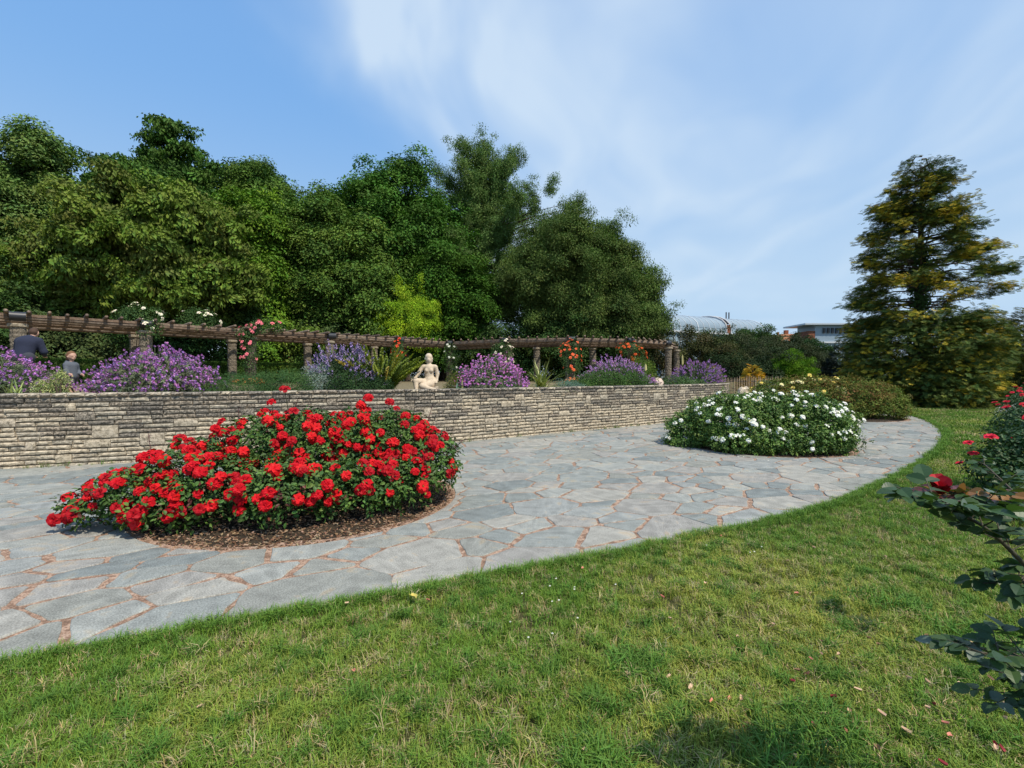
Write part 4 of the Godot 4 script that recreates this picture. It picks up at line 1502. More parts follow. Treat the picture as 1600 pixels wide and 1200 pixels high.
func build_terrace_plants():
	var fine = leaf_cluster(22, 0.42, 0.09, 0.8, 41)
	var small = leaf_cluster(18, 0.36, 0.2, 0.7, 42)
	var mauve = Color(0.52, 0.25, 0.57)
	var gl = Color(0.2, 0.24, 0.14)
	flower_mound("purple wallflower mound beside the stooping man, spilling to the wall top", -10.5, 9.1, 1.32, 0.95, mauve, gl, 850, 301)
	flower_mound("widest purple wallflower dome, between the child and the spreading rosemary", -7.1, 9.4, 1.0, 0.95, mauve, gl, 1050, 302)
	flower_mound("low faded pink-purple mound at the child's side", -8.3, 9.9, 0.42, 0.36, Color(0.42, 0.2, 0.4), gl, 200, 303)
	flower_mound("pale lavender-purple spired clump between the silver bush and the fern-like fronds", -3.75, 10.6, 0.68, 1.05, Color(0.4, 0.32, 0.55), Color(0.09, 0.15, 0.07), 380, 304, 0.12, 1.05, 0.62)
	flower_mound("magenta-purple wallflower mound between the statue and the striped sword leaves", -0.5, 12.0, 0.8, 0.92, Color(0.57, 0.23, 0.54), gl, 700, 305)
	flower_mound("purple spired mound over a dark green cushion beside the poker flowers", 3.45, 15.6, 0.98, 0.98, Color(0.52, 0.3, 0.57), gl, 520, 306, 0.09, 1.05, 0.55)
	flower_mound("purple salvia mound at the rounded end of the wall", 7.35, 18.6, 0.85, 0.95, Color(0.44, 0.23, 0.52), gl, 420, 307, 0.1, 1.05, 0.6)
	shrub("rosemary", "low spreading dark green rosemary cushion on the wall top by the silver bush", [[-5.5, 1.15, 9.7, 0.75, 0.32, 0.5], [-4.7, 1.2, 9.9, 0.7, 0.36, 0.5], [-6.1, 1.1, 9.6, 0.5, 0.22, 0.4]], 1700, 0.09, [Color(0.08, 0.16, 0.045), Color(0.11, 0.2, 0.065), Color(0.06, 0.13, 0.05)], fine, 311)
	shrub("silver_bush", "silver-grey leaved bush between the rosemary and the lavender clump", [[-4.15, 1.3, 10.2, 0.34, 0.38, 0.32], [-3.95, 1.15, 10.0, 0.3, 0.28, 0.3]], 420, 0.1, [Color(0.3, 0.36, 0.31), Color(0.38, 0.43, 0.38), Color(0.22, 0.29, 0.24)], fine, 312)
	shrub("low_shrub", "dark green leafy clump in front of the lavender-purple spires", [[-3.45, 1.2, 10.0, 0.5, 0.32, 0.4], [-2.9, 1.15, 10.2, 0.35, 0.25, 0.3]], 650, 0.09, [Color(0.045, 0.09, 0.03), Color(0.03, 0.065, 0.025)], small, 313)
	shrub("low_shrub", "yellowish mixed foliage beside the statue", [[-1.3, 1.22, 12.0, 0.4, 0.32, 0.35], [-0.95, 1.15, 12.3, 0.3, 0.3, 0.3]], 420, 0.09, [Color(0.12, 0.16, 0.03), Color(0.2, 0.18, 0.05), Color(0.07, 0.12, 0.03)], small, 314)
	shrub("low_shrub", "blue-green mat of leaves at the foot of the striped sword leaves", [[1.45, 1.14, 12.7, 0.34, 0.22, 0.3], [1.75, 1.1, 12.9, 0.25, 0.18, 0.25]], 260, 0.08, [Color(0.17, 0.27, 0.22), Color(0.22, 0.32, 0.27)], fine, 315)
	shrub("low_shrub", "dark green cushion shrub under the purple spired mound", [[2.7, 1.2, 14.4, 0.85, 0.38, 0.5], [3.7, 1.2, 14.9, 0.6, 0.36, 0.45], [2.0, 1.1, 14.0, 0.5, 0.2, 0.4]], 1500, 0.1, [Color(0.07, 0.14, 0.04), Color(0.1, 0.18, 0.045), Color(0.06, 0.11, 0.03)], small, 316)
	shrub("low_shrub", "bright yellow-green bush next to the poker flowers", [[4.5, 1.4, 16.0, 0.35, 0.5, 0.35], [5.0, 1.3, 19.0, 0.6, 0.8, 0.5]], 600, 0.12, [Color(0.16, 0.22, 0.03), Color(0.11, 0.18, 0.03)], small, 317)
	shrub("low_shrub", "fresh green leafy patch beside the pale boulder at the wall's far end", [[5.9, 1.15, 16.9, 0.55, 0.3, 0.4], [6.6, 1.12, 17.4, 0.5, 0.22, 0.35]], 520, 0.1, [Color(0.07, 0.14, 0.04), Color(0.12, 0.19, 0.08)], small, 318)
	shrub("low_shrub", "small yellow-green ball bush behind the end of the wall", [[8.6, 1.2, 20.2, 0.42, 0.55, 0.4]], 300, 0.11, [Color(0.14, 0.2, 0.03), Color(0.1, 0.16, 0.03)], small, 319, 0.6)
	shrub("yellow_flower_clump", "pale creamy yellow flower clump in front of the child", [[-8.5, 1.28, 8.9, 0.16, 0.24, 0.14], [-8.72, 1.2, 8.8, 0.15, 0.18, 0.14]], 260, 0.06, [Color(0.62, 0.62, 0.3), Color(0.5, 0.54, 0.24), Color(0.2, 0.25, 0.08)], small, 320, 1.05, "", "flowering plant")
	for q in [[-6.9, 9.0, "by the rosemary under the purple dome", 321], [-0.2, 11.5, "at the foot of the magenta mound", 322]]:
		shrub("low_shrub", "grey-green tuft " + q[2], [[q[0], 1.12, q[1], 0.3, 0.18, 0.25]], 160, 0.08, [Color(0.14, 0.2, 0.13), Color(0.1, 0.15, 0.09)], fine, q[3])
	# strap-leaved plants
	strap_plant("sword_leaf_plant", "cream-striped green sword-leaved clump between two purple mounds", 0.78, 12.6, 75, 0.95, 1.1, [Color(0.3, 0.33, 0.1), Color(0.16, 0.2, 0.05), Color(0.42, 0.44, 0.18), Color(0.1, 0.13, 0.04)], 331)
	strap_plant("grassy_plant", "arching cream-edged grassy leaves on the wall top under the man", -8.55, 8.15, 26, 0.42, 1.3, [Color(0.32, 0.38, 0.12), Color(0.2, 0.28, 0.08), Color(0.42, 0.45, 0.22)], 332, 0.016)
	strap_plant("iris_plant", "blue-green iris leaves beside the statue's rock", -1.25, 11.5, 16, 0.5, 0.5, [Color(0.12, 0.24, 0.16), Color(0.3, 0.32, 0.12), Color(0.16, 0.28, 0.2)], 333, 0.02)
	strap_plant("iris_plant", "dark green strap leaves poking up between the magenta mound and the striped clump", 0.2, 11.75, 14, 0.35, 0.7, [Color(0.08, 0.2, 0.08), Color(0.16, 0.3, 0.14)], 334, 0.018)
	# upright fern-like plant: foxtail fronds
	var fr = thing("foxtail_fern", "olive yellow-green clump of upright bristly fronds next to the statue", "plant", V(-3.08, 1.05, 11.0))
	var r = RandomNumberGenerator.new()
	r.seed = 340
	var fm = []
	for k in 3:
		var mb = MB.new()
		var bend = 0.12 + 0.14 * k
		for i in 330:
			var f = pow(r.randf(), 0.8)
			var p = Vector3(0, f, bend * f * f)
			var a = r.randf() * TAU
			var o = Vector3(cos(a), 0.9, sin(a)).normalized()
			var l = 0.11 * (1.0 - pow(f, 3.0) * 0.8)
			var s = o.cross(Vector3.UP).normalized() * 0.015
			mb.tri(p - s, p + o * l, p + s)
		mb.tube([Vector3.ZERO, Vector3(0, 0.5, bend * 0.25), Vector3(0, 1, bend)], [0.008, 0.006, 0.003], 4)
		mb.n = PackedVector3Array()
		fm.append(mb.done())
	var fmat = []
	for c in [Color(0.27, 0.33, 0.035), Color(0.18, 0.25, 0.03), Color(0.38, 0.37, 0.05), Color(0.44, 0.34, 0.06)]:
		var m = StandardMaterial3D.new()
		m.albedo_color = lin(c.r, c.g, c.b)
		m.backlight_enabled = true
		m.backlight = Color(0.3, 0.35, 0.05)
		m.roughness = 0.6
		fmat.append(m)
	for i in 72:
		var a = r.randf() * TAU
		var lean = pow(r.randf(), 0.7) * 0.95
		var up = Vector3(cos(a) * lean, 1, sin(a) * lean * 0.7).normalized()
		var face = Vector3(cos(a), 0, sin(a))
		var z = (face - up * face.dot(up)).normalized()
		obj("frond", fm[r.randi() % 3], fmat[[0, 0, 1, 1, 2, 3][r.randi() % 6]], fr, Transform3D(Basis(up.cross(z).normalized(), up, z).scaled_local(Vector3.ONE * r.randf_range(0.82, 1.22)), Vector3(cos(a) * 0.15, -0.03, sin(a) * 0.12)))
	# poker flowers
	for q in [[4.25, 15.1, 0.78, "beside the purple spired mound"], [9.2, 25.6, 1.55, "leaning by the pergola's last column"], [8.85, 24.6, 1.35, "just in front of the pergola's last column"]]:
		var pk = thing("poker_flower", "cream poker flower spike on a tall stem " + q[3], "flower", V(q[0], 1.05, q[1]))
		var st = MB.new()
		st.tube([Vector3.ZERO, Vector3(0.01, q[2] * 0.5, 0), Vector3(0, q[2] * 0.8, 0)], [0.016, 0.014, 0.012], 5)
		obj("stem", st.done(), mat(lin(0.12, 0.16, 0.05), 0.7), pk)
		var hd = MB.new()
		hd.tube([Vector3(0, q[2] * 0.72, 0), Vector3(0, q[2] * 0.77, 0), Vector3(0, q[2] * 0.92, 0), Vector3(0, q[2], 0)], [0.02, 0.045, 0.04, 0.008], 8, 0.15)
		obj("flower_head", hd.done(), mat(lin(0.55, 0.5, 0.22), 0.8), pk)
	# pale boulder on the wall top
	rock("boulder", "pale pinkish boulder standing on the terrace edge by the last column", 5.0, 16.3, 0.2, 0.36, 0.18, 341, mat(lin(0.62, 0.5, 0.42), 0.95, null, 1.0, M.bump, 0.8))
	# climbing roses on the pergola
	var rl = oval_cluster(10, 0.5, 0.34, 0.7, 51)
	climber("white climbing rose sprawling over the pergola roof", [[-15.9, 4.0, 20.3, 1.0, 0.5, 0.6], [-14.3, 3.95, 21.6, 0.9, 0.55, 0.6], [-15.0, 3.3, 19.7, 0.45, 0.5, 0.4]], Color(0.8, 0.76, 0.6), 30, 351, rl)
	climber("pink climbing rose trained up a pergola column", [[-12.5, 2.4, 22.6, 0.38, 1.3, 0.38], [-12.0, 3.8, 23.0, 0.9, 0.35, 0.4], [-12.7, 3.5, 22.6, 0.4, 0.3, 0.35]], Color(0.78, 0.2, 0.25), 34, 352, rl)
	climber("red climbing rose on the column behind the fern-like fronds", [[-6.7, 2.9, 27.9, 0.4, 0.8, 0.35]], Color(0.7, 0.07, 0.03), 16, 353, rl)
	climber("white-flowered climber on the column behind the statue", [[-3.95, 2.5, 30.7, 0.5, 1.1, 0.4]], Color(0.7, 0.72, 0.62), 14, 354, rl)
	climber("cream climbing rose on the column behind the magenta mound", [[-0.4, 2.5, 28.4, 0.5, 1.1, 0.4], [-0.8, 3.0, 28.4, 0.4, 0.4, 0.3]], Color(0.8, 0.74, 0.6), 22, 355, rl)
	climber("orange-red climbing rose covering a pergola column", [[3.45, 2.35, 27.3, 0.5, 1.2, 0.42], [3.1, 2.8, 27.3, 0.4, 0.5, 0.35]], Color(0.85, 0.16, 0.06), 36, 356, rl)
	climber("orange honeysuckle mass on the column behind the spired purple mound", [[7.0, 3.0, 28.3, 0.7, 0.5, 0.45], [7.5, 2.6, 28.3, 0.5, 0.6, 0.4]], Color(0.75, 0.12, 0.03), 40, 357, rl)
	# small beds of orange flowers at two columns
	for q in [[-11.9, 21.6, "at the foot of the pink climbing rose", 361], [3.5, 25.6, "at the foot of the orange-red climbing rose", 362]]:
		var b = thing("orange_flower_bed", "low patch of orange bedding flowers " + q[2], "flower bed", V(q[0], 1.05, q[1]))
		leafy(b, [[q[0], 1.05, q[1], 0.75, 0.2, 0.4]], 180, 0.09, [Color(0.1, 0.15, 0.04)], small, M.leaf, q[3])
		var bm = rosette(q[3], [[6, 1.0, 0.9, 70]], Color(0.85, 0.28, 0.1))
		var rr = RandomNumberGenerator.new()
		rr.seed = q[3]
		for p in blob_points([[q[0], 1.08, q[1], 0.75, 0.24, 0.42]], 46, 0.07, rr, 0.3, 0.1):
			obj("bloom", bm, null, b, Transform3D(basis_up((p[1] + Vector3.UP).normalized(), rr.randf() * TAU).scaled_local(Vector3.ONE * rr.randf_range(0.05, 0.075)), p[0] - b.position))

func rock(called, label, x, d, rx, h, rz, sd, m, y0 = 1.03):
	var r = FastNoiseLite.new()
	r.seed = sd
	r.frequency = 1.2
	var mb = MB.new()
	var rows = []
	for j in 9:
		var row = []
		for i in 12:
			var th = PI * j / 8.0
			var a = TAU * i / 12.0
			var dv = Vector3(sin(th) * cos(a), cos(th), sin(th) * sin(a))
			var f = 1.0 + 0.45 * r.get_noise_3dv(dv * 1.3)
			row.append(Vector3(dv.x * rx * f, (dv.y * 0.5 + 0.45) * h * (1.0 + 0.3 * r.get_noise_3dv(dv * 1.1 + Vector3.ONE * 9.0)), dv.z * rz * f))
		rows.append(row)
	for j in 8:
		for i in 12:
			mb.quad(rows[j][i], rows[j][(i + 1) % 12], rows[j + 1][(i + 1) % 12], rows[j + 1][i])
	var o = obj(called, mb.done(), m)
	o.position = V(x, y0, d)
	return tag(o, label, "rock")

func climber(label, blobs, col, n, sd, cluster):
	var B = blobs[0]
	var root = thing("climbing_rose", label, "climbing plant", V(B[0], 1.05, B[2]), "climbers on the pergola")
	var r = RandomNumberGenerator.new()
	r.seed = sd
	var vol = 0.0
	for K in blobs: vol += K[3] * K[4]
	leafy(root, blobs, int(330 * vol) + 60, 0.13, [Color(0.06, 0.12, 0.035), Color(0.09, 0.16, 0.05), Color(0.045, 0.09, 0.03)], cluster, M.leaf, sd)
	var pts = blob_points(blobs, n, 0.1, r, 0.5, -0.5, Vector2(0.95, 1.1))
	var bms = [rosette(sd, [[6, 1.0, 0.95, 65], [5, 0.65, 0.7, 35]], col), rosette(sd + 1, [[5, 1.0, 0.95, 55], [4, 0.6, 0.7, 25]], col)]
	for p in pts:
		obj("bloom", bms[r.randi() % 2], null, root, Transform3D(basis_up((p[1] + Vector3.UP * 0.4).normalized(), r.randf() * TAU).scaled_local(Vector3.ONE * r.randf_range(0.07, 0.11)), p[0] - root.position))
	var st = MB.new()
	for k in 3:
		st.tube([Vector3(0.1 * k - 0.1, -0.03, 0.1), Vector3(0.12 * k - 0.15, 0.9, 0.15), Vector3(B[0] - root.position.x + 0.1 * k, B[1] - 1.05, 0.05)], [0.02, 0.018, 0.012], 5)
	obj("stem", st.done(), M.barks[1], root)

# ---------- across the park ----------
func build_far():
	var lf = leaf_cluster(18, 0.46, 0.26, 0.6, 71)
	var small = leaf_cluster(20, 0.36, 0.2, 0.7, 72)
	glasshouse()
	# second modern building, brick block and the orange house
	var b2 = thing("modern_building", "pale modern building with a thin projecting roof and louvred glass front", "building", V(80.0, 0.9, 130.0))
	part_box("wall", b2, Vector3(0, 0, -10), Vector3(16, 9.5, 0), M.glass_wall)
	part_box("brick_block", b2, Vector3(1.0, 8.5, -6), Vector3(2.8, 12.8, 0.4), M.brick_red)
	part_box("roof", b2, Vector3(-0.6, 14.4, -9), Vector3(16.5, 14.8, 1.5), M.steel)
	part_box("upper_wall", b2, Vector3(3.0, 9.9, -8), Vector3(16, 14.4, 0.1), M.glass_roof)
	part_box("sill_band", b2, Vector3(0, 9.5, -9), Vector3(16.2, 9.9, 0.5), M.white_metal)
	for k in 9:
		part_box("louvre", b2, Vector3(5.0 + k * 1.15, 12.2, 0.15), Vector3(5.6 + k * 1.15, 13.6, 0.5), M.dark)
	for k in 14:
		part_box("mullion", b2, Vector3(0.4 + k * 1.15, 0, 0.01), Vector3(0.55 + k * 1.15, 9.5, 0.2), M.white_metal)
	var b3 = thing("orange_house", "flat-roofed orange rendered house beyond the trees", "building", V(92.0, 0.9, 162.0))
	part_box("wall", b3, Vector3(0, 0, -8), Vector3(8.2, 14.2, 0), M.render_orange)
	part_box("parapet", b3, Vector3(-0.2, 14.2, -8), Vector3(8.4, 14.8, 0.2), M.render_orange)
	for k in 3:
		part_box("window", b3, Vector3(1.0 + k * 2.4, 11.2, 0.01), Vector3(2.2 + k * 2.4, 12.8, 0.08), M.glass_wall)
	part_box("chimney", b3, Vector3(3.0, 14.8, -4), Vector3(4.2, 16.4, -3), M.brick_red)
	part_box("chimney", b3, Vector3(0.6, 14.8, -4), Vector3(1.2, 15.8, -3.4), M.brick_red)
	# the house that glints through the left-hand trees
	var b4 = thing("brick_house", "orange-brick house with white trim glimpsed through the green trees", "building", V(-27.5, 0.9, 60.0))
	part_box("wall", b4, Vector3(-3, 0, -8), Vector3(4.5, 11.6, 0), M.render_orange)
	part_box("cornice", b4, Vector3(-3.2, 11.6, -8), Vector3(4.7, 12.6, 0.3), M.white_metal)
	for k in 3:
		part_box("window", b4, Vector3(-2.0 + k * 2.2, 8.6, 0.01), Vector3(-0.9 + k * 2.2, 10.4, 0.08), M.glass_wall)
	# trees and shrubs in the middle distance
	var far_g = [Color(0.055, 0.11, 0.03), Color(0.07, 0.13, 0.035)]
	broadleaf("domed_tree", "domed mid-green tree in front of the glasshouse", 30.0, 61.0, [[29.2, 4.5, 61, 2.8, 2.2, 3.0], [31.8, 5.0, 61, 2.0, 1.7, 2.6], [27.4, 3.6, 60, 1.5, 1.7, 2.0], [33.3, 3.8, 61, 1.6, 1.8, 2.0]], 0.3, 0.9, 22, 0.45, far_g, lf, 401, 0.7)
	broadleaf("domed_tree", "darker upright tree hiding the orange house's end", 38.4, 62.0, [[38.2, 4.3, 62, 1.5, 1.9, 1.7], [39.6, 3.3, 61, 1.4, 1.6, 1.6], [37.2, 3.0, 61, 1.5, 1.6, 1.6]], 0.25, 0.8, 22, 0.42, [Color(0.035, 0.08, 0.025), Color(0.045, 0.095, 0.03)], lf, 402, 0.7)
	var list = [
		["bronze-tinted evergreen bush behind the pergola's last columns", [[13.2, 2.9, 36, 2.6, 1.9, 1.8], [10.8, 2.4, 36, 2.2, 1.7, 1.6], [15.0, 2.2, 35, 2.0, 1.6, 1.6]], [Color(0.09, 0.095, 0.035), Color(0.07, 0.09, 0.03), Color(0.12, 0.105, 0.05)], 1600, 0.28],
		["broad grey-green evergreen mass below the glasshouse", [[18.0, 2.6, 40, 3.0, 2.2, 2.0], [21.5, 2.5, 41, 2.8, 2.2, 2.0], [24.2, 2.6, 42, 2.6, 2.1, 2.0]], [Color(0.065, 0.085, 0.04), Color(0.085, 0.1, 0.05), Color(0.05, 0.07, 0.03)], 2300, 0.3],
		["dark glossy evergreen behind the golden conifer bush", [[15.6, 1.8, 34, 2.0, 1.5, 1.5], [18.6, 1.6, 34, 1.8, 1.4, 1.4]], [Color(0.03, 0.055, 0.022), Color(0.045, 0.07, 0.03)], 1100, 0.26],
		["grey-green evergreen beneath the upright dark tree", [[26.0, 2.4, 44, 2.2, 1.8, 1.8], [28.0, 2.0, 43, 1.8, 1.5, 1.6]], [Color(0.06, 0.08, 0.04), Color(0.08, 0.095, 0.05)], 1300, 0.28],
		["bright fresh-green rounded bush", [[19.4, 2.0, 33, 1.2, 1.0, 1.0], [18.7, 1.7, 33, 0.9, 0.8, 0.8], [20.2, 1.7, 33, 0.8, 0.8, 0.8]], [Color(0.12, 0.25, 0.014), Color(0.15, 0.29, 0.018), Color(0.08, 0.18, 0.012)], 1100, 0.18],
		["green shrubs at the foot of the tall conifer's far side", [[30.5, 1.6, 34, 3.0, 1.7, 1.8], [36.0, 1.8, 36, 3.5, 1.9, 2.0], [42.0, 2.0, 40, 4.0, 2.1, 2.0]], [Color(0.05, 0.09, 0.03), Color(0.07, 0.11, 0.035)], 1800, 0.3],
	]
	for i in list.size():
		var q = list[i]
		var B = q[1][0]
		var eb = thing("evergreen_bush", q[0], "shrub", V(B[0], 0.3, B[2]), "bushes across the park")
		crown(eb, q[1], 0.3 if i == 4 else 0.5, 15, 0.14 if i == 4 else 0.24, q[2], lf, M.leaf, 410 + i, 0.5, 0.7, 0.7, 0.12)
		var eg = MB.new()
		for k in 5:
			var e = V(q[1][k % q[1].size()][0], q[1][0][1], B[2]) - eb.position
			eg.tube([Vector3(e.x * 0.3, -0.3, 0), e * 0.6, e + Vector3(0.2 * k - 0.4, 0.4, 0)], [0.08, 0.06, 0.02], 6)
		obj("stem", eg.done(), M.barks[0], eb)
	# golden conifer bush, blue spruce
	var r = RandomNumberGenerator.new()
	r.seed = 420
	cone_bush("golden_bush", "golden orange conical conifer bush behind the paling fence", 13.2, 26.0, 0.95, 2.15, [Color(0.6, 0.34, 0.03), Color(0.68, 0.44, 0.04), Color(0.3, 0.24, 0.03)], 900, 0.26, 421)
	cone_bush("dark_spruce", "dark blue-green spruce between the upright tree and the tall conifer", 25.6, 37.0, 1.7, 4.0, [Color(0.022, 0.036, 0.034), Color(0.03, 0.045, 0.045), Color(0.05, 0.075, 0.075)], 1500, 0.42, 422)
	cone_bush("gold_tipped_bush", "olive gold-tipped conifer bush next to the tall conifer at the lawn's far side", 26.6, 24.5, 2.6, 5.2, [Color(0.07, 0.085, 0.02), Color(0.05, 0.07, 0.02), Color(0.25, 0.21, 0.03), Color(0.1, 0.11, 0.02)], 2600, 0.42, 423)
	# pink blossom behind the fence
	var pb = shrub("pink_flower_bush", "small patch of pink flowers behind the paling fence", [[11.4, 1.75, 27.0, 0.5, 0.22, 0.4], [11.4, 1.2, 27.0, 0.5, 0.6, 0.4]], 260, 0.12, [Color(0.55, 0.22, 0.24), Color(0.1, 0.14, 0.06), Color(0.4, 0.3, 0.26)], small, 430, 0.1, "", "flowering plant")
	# paling fence: split chestnut stakes wired together
	var fence = thing("paling_fence", "split chestnut paling fence of thin pale stakes beyond the end of the wall", "fence", V(9.2, 0.0, 20.6))
	for k in 34:
		var x = k * 0.082 + r.randf_range(-0.01, 0.01)
		var z = -k * 0.012
		var h = 1.42 + r.randf_range(-0.06, 0.05)
		var mb = MB.new()
		var w = r.randf_range(0.013, 0.019)
		mb.tube([Vector3(x, 0.1, z), Vector3(x + r.randf_range(-0.012, 0.012), h * 0.9, z + r.randf_range(-0.01, 0.01)), Vector3(x + r.randf_range(-0.02, 0.02), h, z)], [w, w, w * 0.3], 5, 0.1, k)
		obj("stake", mb.done(), mat(lin(0.55, 0.4, 0.26), 0.9) if k % 3 else mat(lin(0.62, 0.48, 0.33), 0.9), fence)
	for y in [0.35, 0.8, 1.2]:
		var wr = MB.new()
		wr.tube([Vector3(-0.05, y, 0.02), Vector3(1.4, y, -0.18), Vector3(2.8, y, -0.38)], [0.005, 0.005, 0.005], 4)
		obj("wire", wr.done(), M.iron, fence)
	for x in [0.0, 2.74]:
		var po = MB.new()
		po.tube([Vector3(x, 0.0, -0.06 - x * 0.146), Vector3(x, 1.2, -0.06 - x * 0.146), Vector3(x, 1.34, -0.06 - x * 0.146)], [0.04, 0.038, 0.015], 7, 0.05)
		obj("post", po.done(), mat(lin(0.36, 0.27, 0.18), 0.9), fence)
	rock("boulder", "cream humped boulder in front of the paling fence", 9.75, 19.9, 0.26, 0.72, 0.2, 431, mat(lin(0.62, 0.53, 0.4), 0.95, null, 1.0, M.bump, 0.8), 0.3)
	rock("boulder", "low cream boulder below the blue-grey bush by the fence", 10.35, 19.7, 0.4, 0.4, 0.25, 432, mat(lin(0.58, 0.5, 0.38), 0.95, null, 1.0, M.bump, 0.8), 0.25)
	shrub("blue_grey_bush", "small blue-grey cushion bush by the paling fence", [[10.75, 0.95, 20.0, 0.42, 0.3, 0.3]], 240, 0.1, [Color(0.17, 0.22, 0.17), Color(0.22, 0.27, 0.22)], small, 433, 0.5, "")
	var kn = MB.new()
	kn.tube([V(10.2, -0.1, 20.1), V(10.2, 0.25, 20.1), V(10.2, 0.62, 20.1)], [1.9, 1.55, 0.7], 20, 0.04)
	tag(obj("knoll", kn.done(M.soil)), "", "", "", "structure")

func part_box(called, parent, lo, hi, m):
	var mb = MB.new()
	mb.box(lo, hi)
	return obj(called, mb.done(), m, parent)

func cone_bush(called, label, x, d, rad, h, cols, n, size, sd):
	var root = thing(called, label, "conifer", V(x, 0.05, d))
	var r = RandomNumberGenerator.new()
	r.seed = sd
	var xs = []
	var cs = []
	for i in n:
		var f = 1.0 - sqrt(r.randf())
		var a = r.randf() * TAU
		var rr = rad * (1.0 - pow(f, 1.5)) * r.randf_range(0.62, 1.05) * (1.0 + 0.13 * sin(a * 3.0 + f * 9.0)) + 0.05
		var dir = Vector3(cos(a), 0, sin(a))
		var out = (dir + Vector3(r.randfn() * 0.4, 0.35 + r.randfn() * 0.3, r.randfn() * 0.4)).normalized()
		xs.append(Transform3D((Basis.looking_at(out, Vector3.UP) * Basis(Vector3(0, 0, 1), r.randf_range(-0.8, 0.8))).scaled_local(Vector3.ONE * size * r.randf_range(0.7, 1.2)), dir * rr * 0.85 + Vector3.UP * f * h * 0.94))
		cs.append(vary(cols[r.randi() % cols.size()], 0.25, r))
	many("crown", conifer_spray(), M.needle, xs, cs, root)
	var tb = MB.new()
	tb.tube([Vector3(0, -0.1, 0), Vector3(0, h * 0.85, 0)], [0.09, 0.02], 7)
	obj("trunk", tb.done(), M.barks[0], root)

func glasshouse():
	# two barrel-vaulted wings end to end with a brick arch between
	var a = V(35.0, 0.9, 111.0)
	var b = V(67.0, 0.9, 126.0)
	var root = thing("glasshouse", "long pale glasshouse with a curved barrel roof and a brick arch in its middle", "building", a)
	var ax = (b - a).normalized()
	var l = a.distance_to(b)
	var back = Vector3(ax.z, 0, -ax.x)
	if back.z > 0: back = -back
	var basis = Basis(ax, Vector3.UP, -back)
	var frame = Node3D.new()
	var eave = 12.4
	var rise = 3.6
	var depth = 7.5
	var prof = []
	for k in 11:
		var t = PI * k / 10.0
		prof.append(Vector3(0, eave + sin(t) * rise, depth * (cos(t) - 1.0)))
	var spans = [[0.0, l * 0.60], [l * 0.645, l]]
	var ro = Transform3D(basis, Vector3.ZERO)
	for s in spans:
		var mb = MB.new()
		for k in 10:
			for e in [s[0], s[1]]:
				for q in [k, k + 1]:
					mb.v.push_back(prof[q] + Vector3(e, 0, 0))
					mb.n.push_back(Vector3(0, sin(PI * q / 10.0), cos(PI * q / 10.0)))
			var i = mb.v.size() - 4
			for q in [0, 1, 3, 0, 3, 2]: mb.idx.push_back(i + q)
		obj("vault", mb.done(), M.glass_roof, root, ro)
		var n = int((s[1] - s[0]) / 1.9)
		var x0 = s[0]
		for k in n + 1:
			var x = x0 + (s[1] - x0) * k / n
			var rb = MB.new()
			var pts = []
			var rad = []
			for p in prof:
				pts.append(p + Vector3(x, 0.03, 0.03))
				rad.append(0.05 if k % 6 else 0.12)
			rb.tube(pts, rad, 4)
			obj("rib", rb.done(), M.white_metal, root, ro)
			var ml = MB.new()
			ml.box(Vector3(x - 0.08, 0, 0.0), Vector3(x + 0.08, eave, 0.2))
			obj("mullion", ml.done(), M.white_metal, root, ro)
		var w = MB.new()
		w.box(Vector3(s[0], 0, -depth * 2.0), Vector3(s[1], eave - 0.01, -0.05))
		obj("glass_wall", w.done(), M.glass_wall, root, ro)
		var ev = MB.new()
		ev.box(Vector3(s[0] - 0.3, eave - 1.5, 0.02), Vector3(s[1] + 0.3, eave - 1.1, 0.5))
		obj("eaves", ev.done(), M.white_metal, root, ro)
	# arch
	var ar = MB.new()
	ar.box(Vector3(l * 0.607, 0, -depth * 1.6), Vector3(l * 0.638, eave + 1.0, 0.1))
	obj("brick_pier", ar.done(), M.brick_red, root, ro)
	for x in [l * 0.603, l * 0.642]:
		var hoop = MB.new()
		var pts = []
		var rad = []
		for p in prof:
			pts.append(Vector3(x, p.y + 0.3, p.z))
			rad.append(0.2)
		hoop.tube(pts, rad, 6)
		obj("hoop", hoop.done(), M.concrete, root, ro)
	for x in [l * 0.845, l * 0.875]:
		var ch = MB.new()
		ch.tube([Vector3(x, eave + rise - 0.5, -depth), Vector3(x, eave + rise + 2.0, -depth)], [0.16, 0.16], 6)
		obj("flue", ch.done(), M.dark, root, ro)

